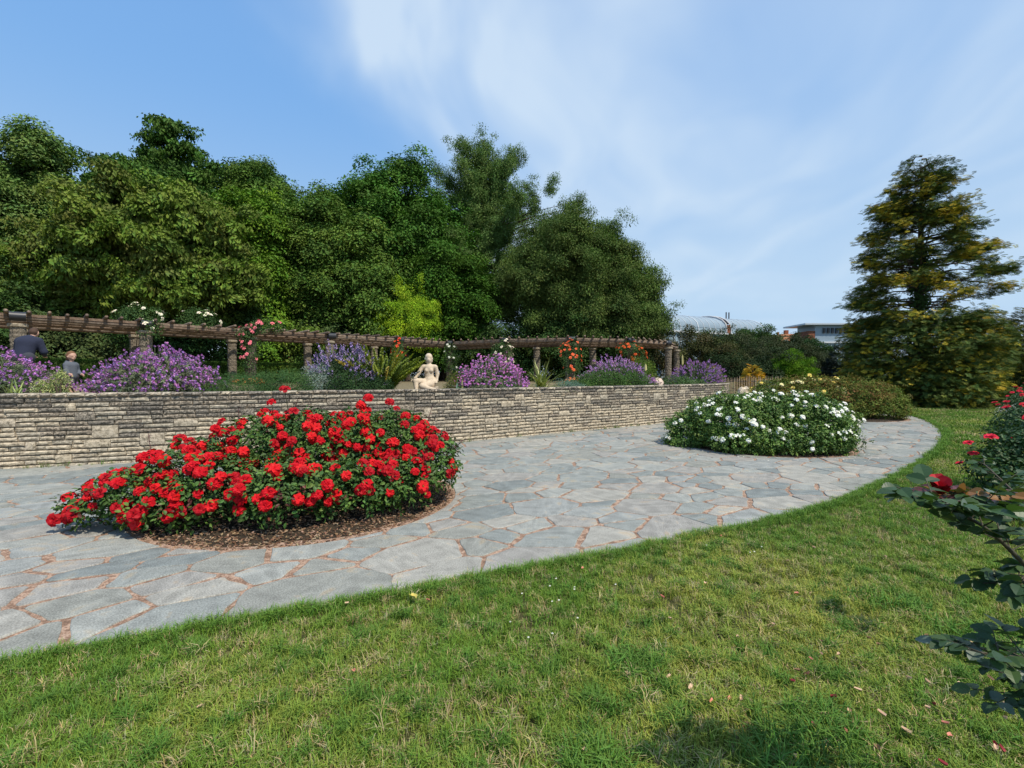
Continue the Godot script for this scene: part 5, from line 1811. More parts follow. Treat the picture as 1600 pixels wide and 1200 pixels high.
# ---------- figures ----------
# smooth union of tapered capsules [a, b, ra, rb], meshed as surface nets
func nets(caps, k, cell):
	var lo = Vector3.INF
	var hi = -Vector3.INF
	for c in caps:
		var rm = maxf(c[2], c[3]) + k
		lo = lo.min(c[0].min(c[1]) - Vector3.ONE * rm)
		hi = hi.max(c[0].max(c[1]) + Vector3.ONE * rm)
	lo -= Vector3.ONE * cell * 2.0
	var nx = int((hi.x - lo.x) / cell) + 4
	var ny = int((hi.y - lo.y) / cell) + 4
	var nz = int((hi.z - lo.z) / cell) + 4
	var f = PackedFloat32Array()
	f.resize(nx * ny * nz)
	f.fill(1.0)
	for c in caps:
		var a: Vector3 = c[0]
		var b: Vector3 = c[1]
		var ra: float = c[2]
		var rb: float = c[3]
		var rm = maxf(ra, rb) + k + cell * 2.0
		var p0 = ((a.min(b) - Vector3.ONE * rm - lo) / cell).floor()
		var p1 = ((a.max(b) + Vector3.ONE * rm - lo) / cell).ceil()
		var ab = b - a
		var l2 = maxf(ab.length_squared(), 1e-9)
		for z in range(maxi(int(p0.z), 0), mini(int(p1.z) + 1, nz)):
			for y in range(maxi(int(p0.y), 0), mini(int(p1.y) + 1, ny)):
				for x in range(maxi(int(p0.x), 0), mini(int(p1.x) + 1, nx)):
					var p = lo + Vector3(x, y, z) * cell
					var t = clampf((p - a).dot(ab) / l2, 0.0, 1.0)
					var dd = p.distance_to(a + ab * t) - lerpf(ra, rb, t)
					var i = (z * ny + y) * nx + x
					var e = f[i]
					var h = maxf(k - absf(e - dd), 0.0) / k
					f[i] = minf(e, dd) - h * h * k * 0.25
	var ids = PackedInt32Array()
	ids.resize(nx * ny * nz)
	ids.fill(-1)
	var mb = MB.new()
	var off = [0, 1, nx, nx + 1, nx * ny, nx * ny + 1, nx * ny + nx, nx * ny + nx + 1]
	var corner = [Vector3(0, 0, 0), Vector3(1, 0, 0), Vector3(0, 1, 0), Vector3(1, 1, 0), Vector3(0, 0, 1), Vector3(1, 0, 1), Vector3(0, 1, 1), Vector3(1, 1, 1)]
	var edges = [[0, 1], [2, 3], [4, 5], [6, 7], [0, 2], [1, 3], [4, 6], [5, 7], [0, 4], [1, 5], [2, 6], [3, 7]]
	for z in nz - 1:
		for y in ny - 1:
			for x in nx - 1:
				var i = (z * ny + y) * nx + x
				var m = 0
				for q in 8:
					if f[i + off[q]] < 0.0: m |= 1 << q
				if m == 0 or m == 255: continue
				var s = Vector3.ZERO
				var cnt = 0
				for e in edges:
					var va = f[i + off[e[0]]]
					var vb = f[i + off[e[1]]]
					if (va < 0.0) != (vb < 0.0):
						s += corner[e[0]].lerp(corner[e[1]], va / (va - vb))
						cnt += 1
				ids[i] = mb.v.size()
				mb.v.push_back(lo + (Vector3(x, y, z) + s / cnt) * cell)
				var gx = f[i + 1] - f[i] + f[i + 1 + nx] - f[i + nx] + f[i + 1 + nx * ny] - f[i + nx * ny]
				var gy = f[i + nx] - f[i] + f[i + nx + 1] - f[i + 1] + f[i + nx + nx * ny] - f[i + nx * ny]
				var gz = f[i + nx * ny] - f[i] + f[i + nx * ny + 1] - f[i + 1] + f[i + nx * ny + nx] - f[i + nx]
				mb.n.push_back(Vector3(gx, gy, gz).normalized())
	for z in range(1, nz - 1):
		for y in range(1, ny - 1):
			for x in range(1, nx - 1):
				var i = (z * ny + y) * nx + x
				for ax in 3:
					var st = [1, nx, nx * ny][ax]
					if (f[i] < 0.0) == (f[i + st] < 0.0): continue
					var u = [nx, nx * ny, 1][ax]
					var w = [nx * ny, 1, nx][ax]
					var q = [ids[i], ids[i - u], ids[i - u - w], ids[i - w]]
					if q[0] < 0 or q[1] < 0 or q[2] < 0 or q[3] < 0: continue
					for e in [0, 1, 2, 0, 2, 3]: mb.idx.push_back(q[e])
	return mb

func C(ax, ay, az, bx, by, bz, ra, rb):
	return [Vector3(ax, ay, az), Vector3(bx, by, bz), ra, rb]

func build_figures():
	var skin = mat(lin(0.5, 0.3, 0.22), 0.6)
	var navy = mat(lin(0.018, 0.024, 0.05), 0.95, null, 1.0, M.fine, 0.5)
	var hair = mat(lin(0.06, 0.032, 0.018), 0.8)
	# man seen from behind, stooping over the flowers
	var man = thing("person", "person in a navy hooded top, seen from behind, stooping beyond the purple flowers", "person", V(-11.75, 1.05, 11.4))
	man.rotation.y = 0.25
	var body = [C(0, 0.86, 0.02, 0, 1.18, -0.14, 0.13, 0.15), C(0, 1.18, -0.14, 0, 1.32, -0.27, 0.14, 0.06), C(0, 1.32, -0.27, 0, 1.42, -0.34, 0.055, 0.06), C(0, 1.44, -0.37, 0, 1.49, -0.36, 0.085, 0.088), C(0, 1.41, -0.45, 0, 1.44, -0.43, 0.03, 0.05), C(0, 1.43, -0.47, 0, 1.45, -0.465, 0.014, 0.01)]
	for s in [-1.0, 1.0]:
		body.append_array([C(s * 0.09, 0.86, 0.02, s * 0.11, 0.47, 0.0, 0.085, 0.06), C(s * 0.11, 0.47, 0.0, s * 0.12, 0.08, 0.06, 0.058, 0.04), C(s * 0.12, 0.05, 0.06, s * 0.13, 0.04, -0.14, 0.045, 0.035), C(s * 0.17, 1.24, -0.2, s * 0.25, 0.98, -0.24, 0.055, 0.042), C(s * 0.25, 0.98, -0.24, s * 0.15, 0.9, -0.46, 0.04, 0.03), C(s * 0.15, 0.9, -0.46, s * 0.12, 0.88, -0.52, 0.035, 0.03), C(s * 0.085, 1.46, -0.355, s * 0.088, 1.43, -0.35, 0.02, 0.014)])
		for k in 4:
			body.append(C(s * (0.145 - 0.02 * k), 0.885 - 0.006 * k, -0.53, s * (0.13 - 0.02 * k), 0.86, -0.595 - (0.01 if k == 1 else 0.0), 0.01, 0.008))
		body.append(C(s * 0.11, 0.9, -0.5, s * 0.07, 0.9, -0.545, 0.011, 0.009))
	obj("body", nets(body, 0.03, 0.014).done(), skin, man)
	var top = [C(0, 0.84, 0.0, 0, 1.16, -0.12, 0.17, 0.19), C(0, 1.16, -0.12, 0, 1.27, -0.22, 0.18, 0.13), C(-0.13, 1.22, -0.18, 0.13, 1.22, -0.18, 0.115, 0.115), C(-0.09, 1.29, -0.16, 0.09, 1.29, -0.16, 0.075, 0.075), C(0, 1.2, -0.04, 0, 1.26, -0.1, 0.09, 0.1)]
	for s in [-1.0, 1.0]:
		top.append_array([C(s * 0.19, 1.24, -0.19, s * 0.27, 0.99, -0.23, 0.095, 0.07), C(s * 0.27, 0.99, -0.23, s * 0.17, 0.91, -0.43, 0.068, 0.05)])
	obj("hooded_top", nets(top, 0.05, 0.02).done(), navy, man)
	var legs = [C(-0.09, 0.84, 0.02, 0.09, 0.84, 0.02, 0.14, 0.14)]
	for s in [-1.0, 1.0]:
		legs.append_array([C(s * 0.09, 0.84, 0.02, s * 0.11, 0.46, 0.0, 0.11, 0.085), C(s * 0.11, 0.46, 0.0, s * 0.12, 0.1, 0.06, 0.082, 0.065)])
	obj("trousers", nets(legs, 0.04, 0.022).done(), mat(lin(0.04, 0.045, 0.06), 0.95), man)
	obj("hair", nets([C(0, 1.475, -0.345, 0, 1.5, -0.36, 0.092, 0.085), C(0, 1.42, -0.325, 0, 1.46, -0.335, 0.062, 0.08), C(0, 1.52, -0.4, 0, 1.51, -0.37, 0.055, 0.07)], 0.03, 0.012).done(), hair, man)
	# child walking past, side on
	var kid = thing("person", "small child in a grey hooded jacket and shorts walking between the purple flowers", "person", V(-10.05, 1.05, 10.8))
	kid.rotation.y = -0.25
	var kb = [C(0, 0.4, 0, 0, 0.62, 0, 0.085, 0.085), C(0, 0.62, 0, 0.01, 0.72, 0, 0.07, 0.035), C(0.01, 0.72, 0, 0.02, 0.77, 0, 0.035, 0.04), C(0.02, 0.835, 0, 0.03, 0.86, 0, 0.08, 0.078), C(0.055, 0.8, 0, 0.07, 0.79, 0, 0.045, 0.03), C(0.105, 0.825, 0, 0.112, 0.815, 0, 0.012, 0.013), C(0.09, 0.785, -0.012, 0.09, 0.785, 0.012, 0.014, 0.014), C(0.02, 0.83, 0.078, 0.02, 0.815, 0.078, 0.017, 0.012), C(0.085, 0.85, -0.03, 0.085, 0.85, 0.03, 0.012, 0.012)]
	for s in [-1.0, 1.0]:
		kb.append_array([C(0, 0.4, s * 0.045, s * 0.07, 0.22, s * 0.05, 0.06, 0.045), C(s * 0.07, 0.22, s * 0.05, s * 0.06 - 0.02, 0.05, s * 0.05, 0.042, 0.03), C(s * 0.06 - 0.03, 0.03, s * 0.05, s * 0.06 + 0.07, 0.025, s * 0.05, 0.03, 0.025), C(0, 0.64, s * 0.1, 0.03 + s * 0.03, 0.5, s * 0.13, 0.035, 0.03), C(0.03 + s * 0.03, 0.5, s * 0.13, 0.14, 0.43, s * 0.12, 0.028, 0.022), C(0.14, 0.43, s * 0.12, 0.175, 0.42, s * 0.12, 0.024, 0.02)])
		for k in 4:
			kb.append(C(0.18, 0.43 - 0.012 * k, s * 0.12, 0.215 + (0.008 if k == 1 else 0.0), 0.42 - 0.014 * k, s * 0.115, 0.007, 0.006))
		kb.append(C(0.165, 0.435, s * 0.115, 0.19, 0.45, s * 0.1, 0.008, 0.006))
	obj("body", nets(kb, 0.022, 0.01).done(), skin, kid)
	var jk = [C(0, 0.4, 0, 0, 0.62, 0, 0.115, 0.11), C(0, 0.64, -0.06, 0, 0.64, 0.06, 0.075, 0.075), C(-0.05, 0.7, -0.04, -0.05, 0.7, 0.04, 0.05, 0.05)]
	for s in [-1.0, 1.0]:
		jk.append_array([C(0, 0.64, s * 0.1, 0.03 + s * 0.03, 0.5, s * 0.13, 0.055, 0.045), C(0.03 + s * 0.03, 0.5, s * 0.13, 0.12, 0.44, s * 0.12, 0.045, 0.035)])
	obj("hooded_jacket", nets(jk, 0.03, 0.014).done(), mat(lin(0.1, 0.115, 0.14), 0.95, null, 1.0, M.fine, 0.5), kid)
	var sh = [C(0, 0.4, -0.05, 0, 0.4, 0.05, 0.1, 0.1)]
	for s in [-1.0, 1.0]: sh.append(C(0, 0.38, s * 0.05, s * 0.055, 0.24, s * 0.055, 0.085, 0.075))
	obj("shorts", nets(sh, 0.03, 0.014).done(), mat(lin(0.07, 0.06, 0.08), 0.95), kid)
	obj("hair", nets([C(0.0, 0.86, 0, 0.01, 0.885, 0, 0.088, 0.082), C(-0.03, 0.8, 0, -0.02, 0.85, 0, 0.06, 0.08), C(-0.1, 0.86, 0, -0.12, 0.76, 0, 0.035, 0.02)], 0.03, 0.011).done(), mat(lin(0.16, 0.075, 0.03), 0.75), kid)
	# seated stone woman
	var st = thing("statue", "pale stone statue of a seated nude woman on a rough block above the wall", "statue", V(-1.98, 1.06, 11.3))
	st.rotation.y = 0.12
	var w = [
		C(0.0, 0.24, -0.02, 0.02, 0.27, 0.0, 0.135, 0.14), C(0.06, 0.23, 0.02, 0.09, 0.24, 0.0, 0.11, 0.1), C(0.01, 0.34, 0, 0.0, 0.42, 0, 0.105, 0.095), C(0.0, 0.42, 0, 0.0, 0.56, 0.0, 0.1, 0.115),
		C(-0.11, 0.6, 0, 0.12, 0.6, 0, 0.058, 0.058), C(0.0, 0.6, 0, 0.0, 0.7, 0.005, 0.055, 0.045), C(-0.005, 0.76, 0.01, -0.005, 0.83, 0.0, 0.068, 0.08), C(-0.005, 0.725, 0.045, -0.005, 0.75, 0.05, 0.03, 0.04), C(-0.005, 0.775, 0.085, -0.005, 0.79, 0.08, 0.012, 0.01),
		C(-0.005, 0.85, -0.03, -0.005, 0.84, -0.05, 0.078, 0.07), C(-0.075, 0.79, 0.0, -0.07, 0.73, -0.01, 0.03, 0.025), C(0.065, 0.79, 0.0, 0.06, 0.73, -0.01, 0.03, 0.025),
		C(-0.055, 0.515, 0.085, -0.055, 0.51, 0.09, 0.045, 0.045), C(0.06, 0.515, 0.085, 0.06, 0.51, 0.09, 0.045, 0.045),
		C(-0.15, 0.595, 0, -0.24, 0.45, 0.04, 0.052, 0.042), C(-0.24, 0.45, 0.04, -0.33, 0.31, 0.1, 0.04, 0.03), C(-0.33, 0.31, 0.1, -0.37, 0.285, 0.13, 0.03, 0.02),
		C(0.155, 0.595, 0, 0.2, 0.43, -0.01, 0.05, 0.042), C(0.2, 0.43, -0.01, 0.185, 0.28, 0.05, 0.04, 0.03), C(0.185, 0.27, 0.06, 0.17, 0.25, 0.1, 0.028, 0.018),
		C(-0.06, 0.22, 0.02, -0.3, 0.27, 0.2, 0.1, 0.07), C(-0.3, 0.27, 0.2, -0.27, 0.03, 0.3, 0.065, 0.045), C(-0.27, 0.02, 0.3, -0.24, 0.0, 0.42, 0.035, 0.028),
		C(0.07, 0.2, 0.06, -0.14, 0.15, 0.3, 0.1, 0.075), C(-0.14, 0.14, 0.31, 0.14, 0.05, 0.36, 0.068, 0.05), C(0.14, 0.05, 0.36, 0.24, 0.03, 0.35, 0.045, 0.03)]
	for k in 4:
		w.append(C(-0.375 - 0.004 * k, 0.285, 0.14 - 0.014 * k, -0.405 - 0.003 * k, 0.255, 0.15 - 0.016 * k, 0.009, 0.008))
		w.append(C(0.155 + 0.012 * k, 0.245, 0.11, 0.155 + 0.013 * k, 0.225, 0.15, 0.009, 0.008))
	obj("figure", nets(w, 0.03, 0.011).done(), M.statue, st)
	var pl = MB.new()
	pl.box(Vector3(-0.2, -0.05, -0.2), Vector3(0.22, 0.13, 0.2))
	obj("block", pl.done(), M.statue, st)

# ---------- rose beds ----------
func mulch_bed(label, c, rad, sd, n, cols):
	var mb = MB.new()
	var rings = 5
	mb.v.push_back(V(c.x, 0.09, c.y)); mb.n.push_back(Vector3.UP)
	for j in range(1, rings + 1):
		var f = float(j) / rings
		for k in 40:
			var a = TAU * k / 40.0
			mb.v.push_back(V(c.x + cos(a) * rad * f, 0.09 - 0.075 * f * f + noise_a.get_noise_2d(cos(a) * f * 9.0, sin(a) * f * 9.0) * 0.012, c.y + sin(a) * rad * f))
			mb.n.push_back(Vector3.UP)
	for k in 40:
		for q in [0, 1 + k, 1 + (k + 1) % 40]: mb.idx.push_back(q)
	for j in rings - 1:
		for k in 40:
			var a = 1 + j * 40 + k
			var b = 1 + j * 40 + (k + 1) % 40
			for q in [a, b, b + 40, a, b + 40, a + 40]: mb.idx.push_back(q)
	var root = thing("mulch_bed", label, "mulch")
	root.set_meta("kind", "stuff")
	obj("soil", mb.done(), M.soil, root)
	var r = RandomNumberGenerator.new()
	r.seed = sd
	var ch = MB.new()
	ch.box(Vector3(-0.5, -0.12, -0.16), Vector3(0.5, 0.12, 0.16))
	var xs = []
	var cs = []
	for i in n:
		var a = r.randf() * TAU
		var f = pow(r.randf(), 0.42)
		var p = V(c.x + cos(a) * rad * f * 0.985, 0.098 - 0.075 * f * f + r.randf_range(-0.004, 0.008), c.y + sin(a) * rad * f * 0.985)
		xs.append(Transform3D((Basis(Vector3.UP, r.randf() * TAU) * Basis(Vector3(0, 0, 1), r.randfn() * 0.25)).scaled_local(Vector3.ONE * r.randf_range(0.012, 0.036)), p))
		cs.append(vary(cols[r.randi() % cols.size()], 0.3, r))
	var cm = StandardMaterial3D.new()
	cm.vertex_color_use_as_albedo = true
	cm.roughness = 0.95
	many("bark_chips", ch.done(), cm, xs, cs, root)

func rose_clusters(blobs, n, r):
	# roses come in trusses: two to five blooms close together, at uneven distances
	var out = []
	for p in blob_points(blobs, 225, 0.06, r, 0.98, -0.4, Vector2(1.0, 1.18), 0.2):
		var k = [1, 1, 1, 1, 2, 2][r.randi() % 6]
		for i in k:
			if out.size() >= n: break
			var o = Vector3(r.randfn(), r.randfn() * 0.7, r.randfn()) * (0.0 if i == 0 else 0.055)
			out.append([p[0] + o, (p[1] + o * 4.0).normalized()])
	print("red blooms ", out.size())
	return out

func build_rose_beds():
	var r = RandomNumberGenerator.new()
	r.seed = 500
	mulch_bed("round bed of brown bark mulch under the red roses", RED_BED, 1.68, 501, 9000, [Color(0.17, 0.09, 0.05), Color(0.1, 0.055, 0.03), Color(0.26, 0.16, 0.09), Color(0.36, 0.25, 0.16)])
	# red roses
	var red = thing("red_rose_bush", "sprawling bush of bright red roses in the round mulch bed leaning over the paving", "rose bush", V(RED_BED.x, 0.05, RED_BED.y))
	var blobs = [
		[-3.88, 0.22, 4.45, 0.30, 0.14, 0.24], [-3.52, 0.34, 4.5, 0.40, 0.22, 0.34], [-3.12, 0.45, 4.65, 0.46, 0.33, 0.42], [-2.72, 0.66, 5.1, 0.44, 0.36, 0.44],
		[-2.25, 0.70, 5.25, 0.45, 0.33, 0.45], [-1.78, 0.70, 5.45, 0.45, 0.33, 0.45], [-1.35, 0.66, 5.55, 0.42, 0.34, 0.42], [-0.98, 0.50, 5.5, 0.34, 0.30, 0.36],
		[-2.75, 0.36, 4.45, 0.44, 0.28, 0.32], [-2.15, 0.36, 4.5, 0.46, 0.27, 0.34], [-1.62, 0.34, 4.75, 0.40, 0.25, 0.34], [-2.6, 0.6, 6.1, 0.6, 0.36, 0.5], [-1.7, 0.6, 6.2, 0.6, 0.36, 0.5], [-1.22, 0.32, 4.98, 0.36, 0.25, 0.3], [-0.95, 0.42, 5.3, 0.3, 0.24, 0.32], [-3.2, 0.25, 4.35, 0.35, 0.2, 0.26]]
	var rl = oval_cluster(9, 0.55, 0.38, 0.75, 503)
	var greens = [Color(0.05, 0.11, 0.025), Color(0.07, 0.14, 0.03), Color(0.045, 0.095, 0.024), Color(0.1, 0.18, 0.035)]
	leafy(red, blobs, 3500, 0.08, greens, rl, M.rose_leaf, 504, 0.3)
	leafy(red, blobs, 260, 0.08, greens, oval_cluster(6, 0.6, 0.38, 1.0, 506), M.rose_leaf, 507, 0.0, "shoots", Vector2(1.04, 1.2))
	leafy(red, blobs, 170, 0.07, [Color(0.09, 0.025, 0.022), Color(0.13, 0.04, 0.03)], rl, M.rose_leaf, 505, 0.0, "young_leaves")
	var rc = Color(0.5, 0.007, 0.013)
	var bm = [rosette(511, [[7, 1.0, 0.95, 68], [6, 0.78, 0.8, 46], [5, 0.52, 0.6, 26], [3, 0.32, 0.42, 12]], rc, 0.5), rosette(512, [[6, 1.0, 1.0, 74], [6, 0.8, 0.8, 52], [5, 0.55, 0.6, 30]], rc, 0.45), rosette(513, [[6, 0.95, 1.0, 58], [5, 0.72, 0.75, 36], [4, 0.45, 0.55, 16]], Color(0.36, 0.005, 0.012), 0.4), rosette(514, [[6, 1.0, 1.05, 76], [6, 0.74, 0.8, 56], [4, 0.5, 0.55, 34]], Color(0.6, 0.012, 0.016), 0.6)]
	var pts = rose_clusters(blobs.slice(0, 11) + blobs.slice(13), 294, r)
	# tall shoots above the mass
	for q in [[-2.62, 1.17, 5.15], [-2.5, 1.3, 5.2], [-1.75, 1.12, 5.5], [-1.68, 1.2, 5.55], [-1.45, 1.14, 5.6], [-3.3, 0.83, 4.7]]:
		pts.append([V(q[0], q[1], q[2]), Vector3(0.1, 1, 0.25).normalized()])
	for p in pts:
		var nn = (p[1] * 0.75 + Vector3(0.15, 0.45, 0.4) + Vector3(r.randfn(), r.randfn(), r.randfn()) * 0.18).normalized()
		obj("rose_bloom", bm[r.randi() % 4], null, red, Transform3D(basis_up(nn, r.randf() * TAU).scaled_local(Vector3.ONE * (0.034 + 0.034 * sqrt(r.randf()))), p[0] - red.position))
	stems_to(red, V(RED_BED.x, 0.04, RED_BED.y), pts, 0.009, mat(lin(0.05, 0.06, 0.025), 0.7), r, 0.6)
	# reddish young shoots poking out
	for q in [[-3.62, 0.3, 4.9, -3.85, 0.86, 5.0], [-1.05, 0.7, 5.6, -0.95, 1.1, 5.65], [-2.9, 0.8, 5.1, -2.98, 1.1, 5.15], [-0.8, 0.5, 5.4, -0.55, 0.72, 5.4], [-2.45, 0.9, 5.2, -2.35, 1.2, 5.2]]:
		var sh = MB.new()
		sh.tube([V(q[0], q[1], q[2]) - red.position, V((q[0] + q[3]) * 0.5, (q[1] + q[4]) * 0.5, q[2]) - red.position, V(q[3], q[4], q[5]) - red.position], [0.006, 0.005, 0.003], 5)
		var o = obj("young_shoot", sh.done(), mat(lin(0.09, 0.03, 0.025), 0.6), red)
		var lv = MB.new()
		for k in 9:
			var f = 0.25 + 0.75 * k / 8.0
			var p = V(q[0], q[1], q[2]).lerp(V(q[3], q[4], q[5]), f) - red.position
			var a = k * 2.4
			var out = Vector3(cos(a), 0.3, sin(a)).normalized()
			var s = out.cross(Vector3.UP).normalized()
			add_oval(lv, p, out, s, s.cross(out), 0.06 - 0.003 * k, 0.018, Color.WHITE)
		lv.c = PackedColorArray()
		obj("leaves", lv.done(), mat(lin(0.1, 0.03, 0.03), 0.5), o)
	# white roses
	mulch_bed("round bed of dark soil under the white roses", WHITE_BED, 1.66, 520, 1500, [Color(0.1, 0.07, 0.045), Color(0.16, 0.11, 0.07)])
	var wh = thing("white_rose_bush", "dense low dome of green leaves starred with single white roses on the paving", "rose bush", V(WHITE_BED.x, 0.03, WHITE_BED.y))
	var wb = [[4.55, 0.5, 9.4, 0.95, 0.52, 0.85], [5.6, 0.54, 9.4, 1.0, 0.52, 0.85], [5.1, 0.56, 10.2, 1.35, 0.5, 0.9], [6.35, 0.42, 9.7, 0.6, 0.5, 0.6], [3.95, 0.36, 9.9, 0.62, 0.42, 0.6], [4.4, 0.26, 8.85, 0.7, 0.3, 0.5], [5.4, 0.26, 8.75, 0.9, 0.32, 0.5], [3.55, 0.1, 9.7, 0.35, 0.18, 0.4]]
	leafy(wh, wb, 6200, 0.085, [Color(0.07, 0.14, 0.03), Color(0.1, 0.18, 0.036), Color(0.15, 0.23, 0.045), Color(0.055, 0.115, 0.025)], oval_cluster(11, 0.5, 0.32, 0.7, 521), M.rose_leaf, 522, 0.25)
	leafy(wh, wb, 420, 0.075, [Color(0.12, 0.2, 0.04), Color(0.16, 0.24, 0.05)], oval_cluster(6, 0.6, 0.34, 1.0, 525), M.rose_leaf, 526, 0.0, "shoots", Vector2(1.02, 1.16))
	var wm = [rosette(523, [[5, 1.0, 1.1, 80], [3, 0.6, 0.8, 60]], Color(0.82, 0.82, 0.76), 0.2, Color(0.7, 0.5, 0.1)), rosette(524, [[6, 1.0, 1.0, 68], [4, 0.65, 0.7, 40]], Color(0.84, 0.83, 0.78), 0.3)]
	var wp = blob_points(wb, 120, 0.08, r, 0.5, 0.05, Vector2(1.0, 1.12))
	wp.append_array(blob_points(wb, 40, 0.08, r, 0.85, -0.3, Vector2(1.0, 1.08)))
	for i in range(0, wp.size(), 2):
		if r.randf() < 0.6: wp.append([wp[i][0] + Vector3(r.randfn() * 0.05, r.randfn() * 0.03, r.randfn() * 0.05), wp[i][1]])
	for p in wp:
		var nn = (p[1] * 0.8 + Vector3(0.1, 0.35, 0.35) + Vector3(r.randfn(), r.randfn(), r.randfn()) * 0.2).normalized()
		obj("rose_bloom", wm[r.randi() % 2], null, wh, Transform3D(basis_up(nn, r.randf() * TAU).scaled_local(Vector3.ONE * r.randf_range(0.036, 0.056)), p[0] - wh.position))
	stems_to(wh, V(WHITE_BED.x, 0.03, WHITE_BED.y), wp, 0.008, mat(lin(0.05, 0.06, 0.025), 0.7), r, 0.3)
	# white petals dropped round the white roses
	var pm = MB.new()
	pm.quad(Vector3(-0.5, 0, -0.3), Vector3(-0.3, 0.12, 0.4), Vector3(0.35, 0.1, 0.45), Vector3(0.5, 0.02, -0.25))
	pm.tri(Vector3(-0.5, 0, -0.3), Vector3(0.5, 0.02, -0.25), Vector3(0.0, 0.15, -0.5))
	var pmesh = pm.done()
	var white = mat(lin(0.75, 0.74, 0.68), 0.7)
	for i in 46:
		var a = r.randf_range(PI * 0.95, PI * 2.0)
		var q = WHITE_BED + Vector2(cos(a), sin(a)) * r.randf_range(1.68, 2.15)
		var o = obj("white_petal", pmesh, white, null, Transform3D(Basis(Vector3.UP, r.randf() * TAU).scaled_local(Vector3.ONE * r.randf_range(0.02, 0.04)), V(q.x, 0.036, q.y)))
		tag(o, "fallen white rose petal on the paving around the white roses", "petal", "white petals on the paving")
	# bronze-leaved roses with yellow blooms
	mulch_bed("round bed of soil under the bronze-leaved roses", BROWN_BED, 2.15, 530, 800, [Color(0.1, 0.07, 0.045), Color(0.16, 0.11, 0.07)])
	var bz = thing("yellow_rose_bush", "bronze and green leaved rose bush with yellow blooms at one end, beyond the white roses", "rose bush", V(BROWN_BED.x, 0.03, BROWN_BED.y))
	var bb = [[11.6, 0.72, 16.3, 1.35, 0.62, 1.2], [12.5, 0.55, 16.4, 0.95, 0.52, 1.0], [10.5, 0.72, 16.6, 1.1, 0.6, 1.1], [9.6, 0.7, 17.2, 0.85, 0.6, 0.9], [11.2, 0.75, 17.5, 1.5, 0.65, 1.0], [12.2, 0.35, 15.6, 0.8, 0.36, 0.6], [10.8, 0.3, 15.5, 1.0, 0.35, 0.6]]
	var bc = oval_cluster(12, 0.45, 0.28, 0.7, 531)
	leafy(bz, bb, 3600, 0.11, [Color(0.14, 0.13, 0.03), Color(0.12, 0.16, 0.03), Color(0.09, 0.14, 0.028), Color(0.15, 0.2, 0.035)], bc, M.leaf, 532, 0.25)
	leafy(bz, [bb[0], bb[2], bb[4]], 1500, 0.1, [Color(0.25, 0.13, 0.05), Color(0.2, 0.13, 0.04), Color(0.17, 0.14, 0.035)], bc, M.leaf, 535, 0.0, "bronze_leaves")
	leafy(bz, [bb[1], bb[5]], 700, 0.1, [Color(0.14, 0.2, 0.035), Color(0.11, 0.16, 0.03)], bc, M.leaf, 536, 0.0, "green_leaves")
	leafy(bz, bb, 520, 0.1, [Color(0.2, 0.16, 0.045), Color(0.16, 0.2, 0.04)], bc, M.leaf, 537, 0.0, "shoots", Vector2(1.02, 1.2))
	var ym = [rosette(533, [[6, 1.0, 1.0, 68], [5, 0.65, 0.7, 40]], Color(0.8, 0.62, 0.16), 0.3), rosette(534, [[6, 1.0, 1.0, 72], [5, 0.65, 0.7, 45]], Color(0.85, 0.76, 0.4), 0.3)]
	for p in blob_points([bb[3], bb[2], bb[4]], 52, 0.16, r, 0.4, 0.15, Vector2(1.0, 1.08)):
		if p[0].x > 11.8: continue
		obj("rose_bloom", ym[r.randi() % 2], null, bz, Transform3D(basis_up((p[1] + Vector3(0, 0.3, 0.4)).normalized(), r.randf() * TAU).scaled_local(Vector3.ONE * r.randf_range(0.055, 0.085)), p[0] - bz.position))
	stems_to(bz, V(BROWN_BED.x, 0.03, BROWN_BED.y), blob_points(bb, 40, 0.0, r, 0, -0.2, Vector2(0.7, 0.9)), 0.012, M.barks[0], r)

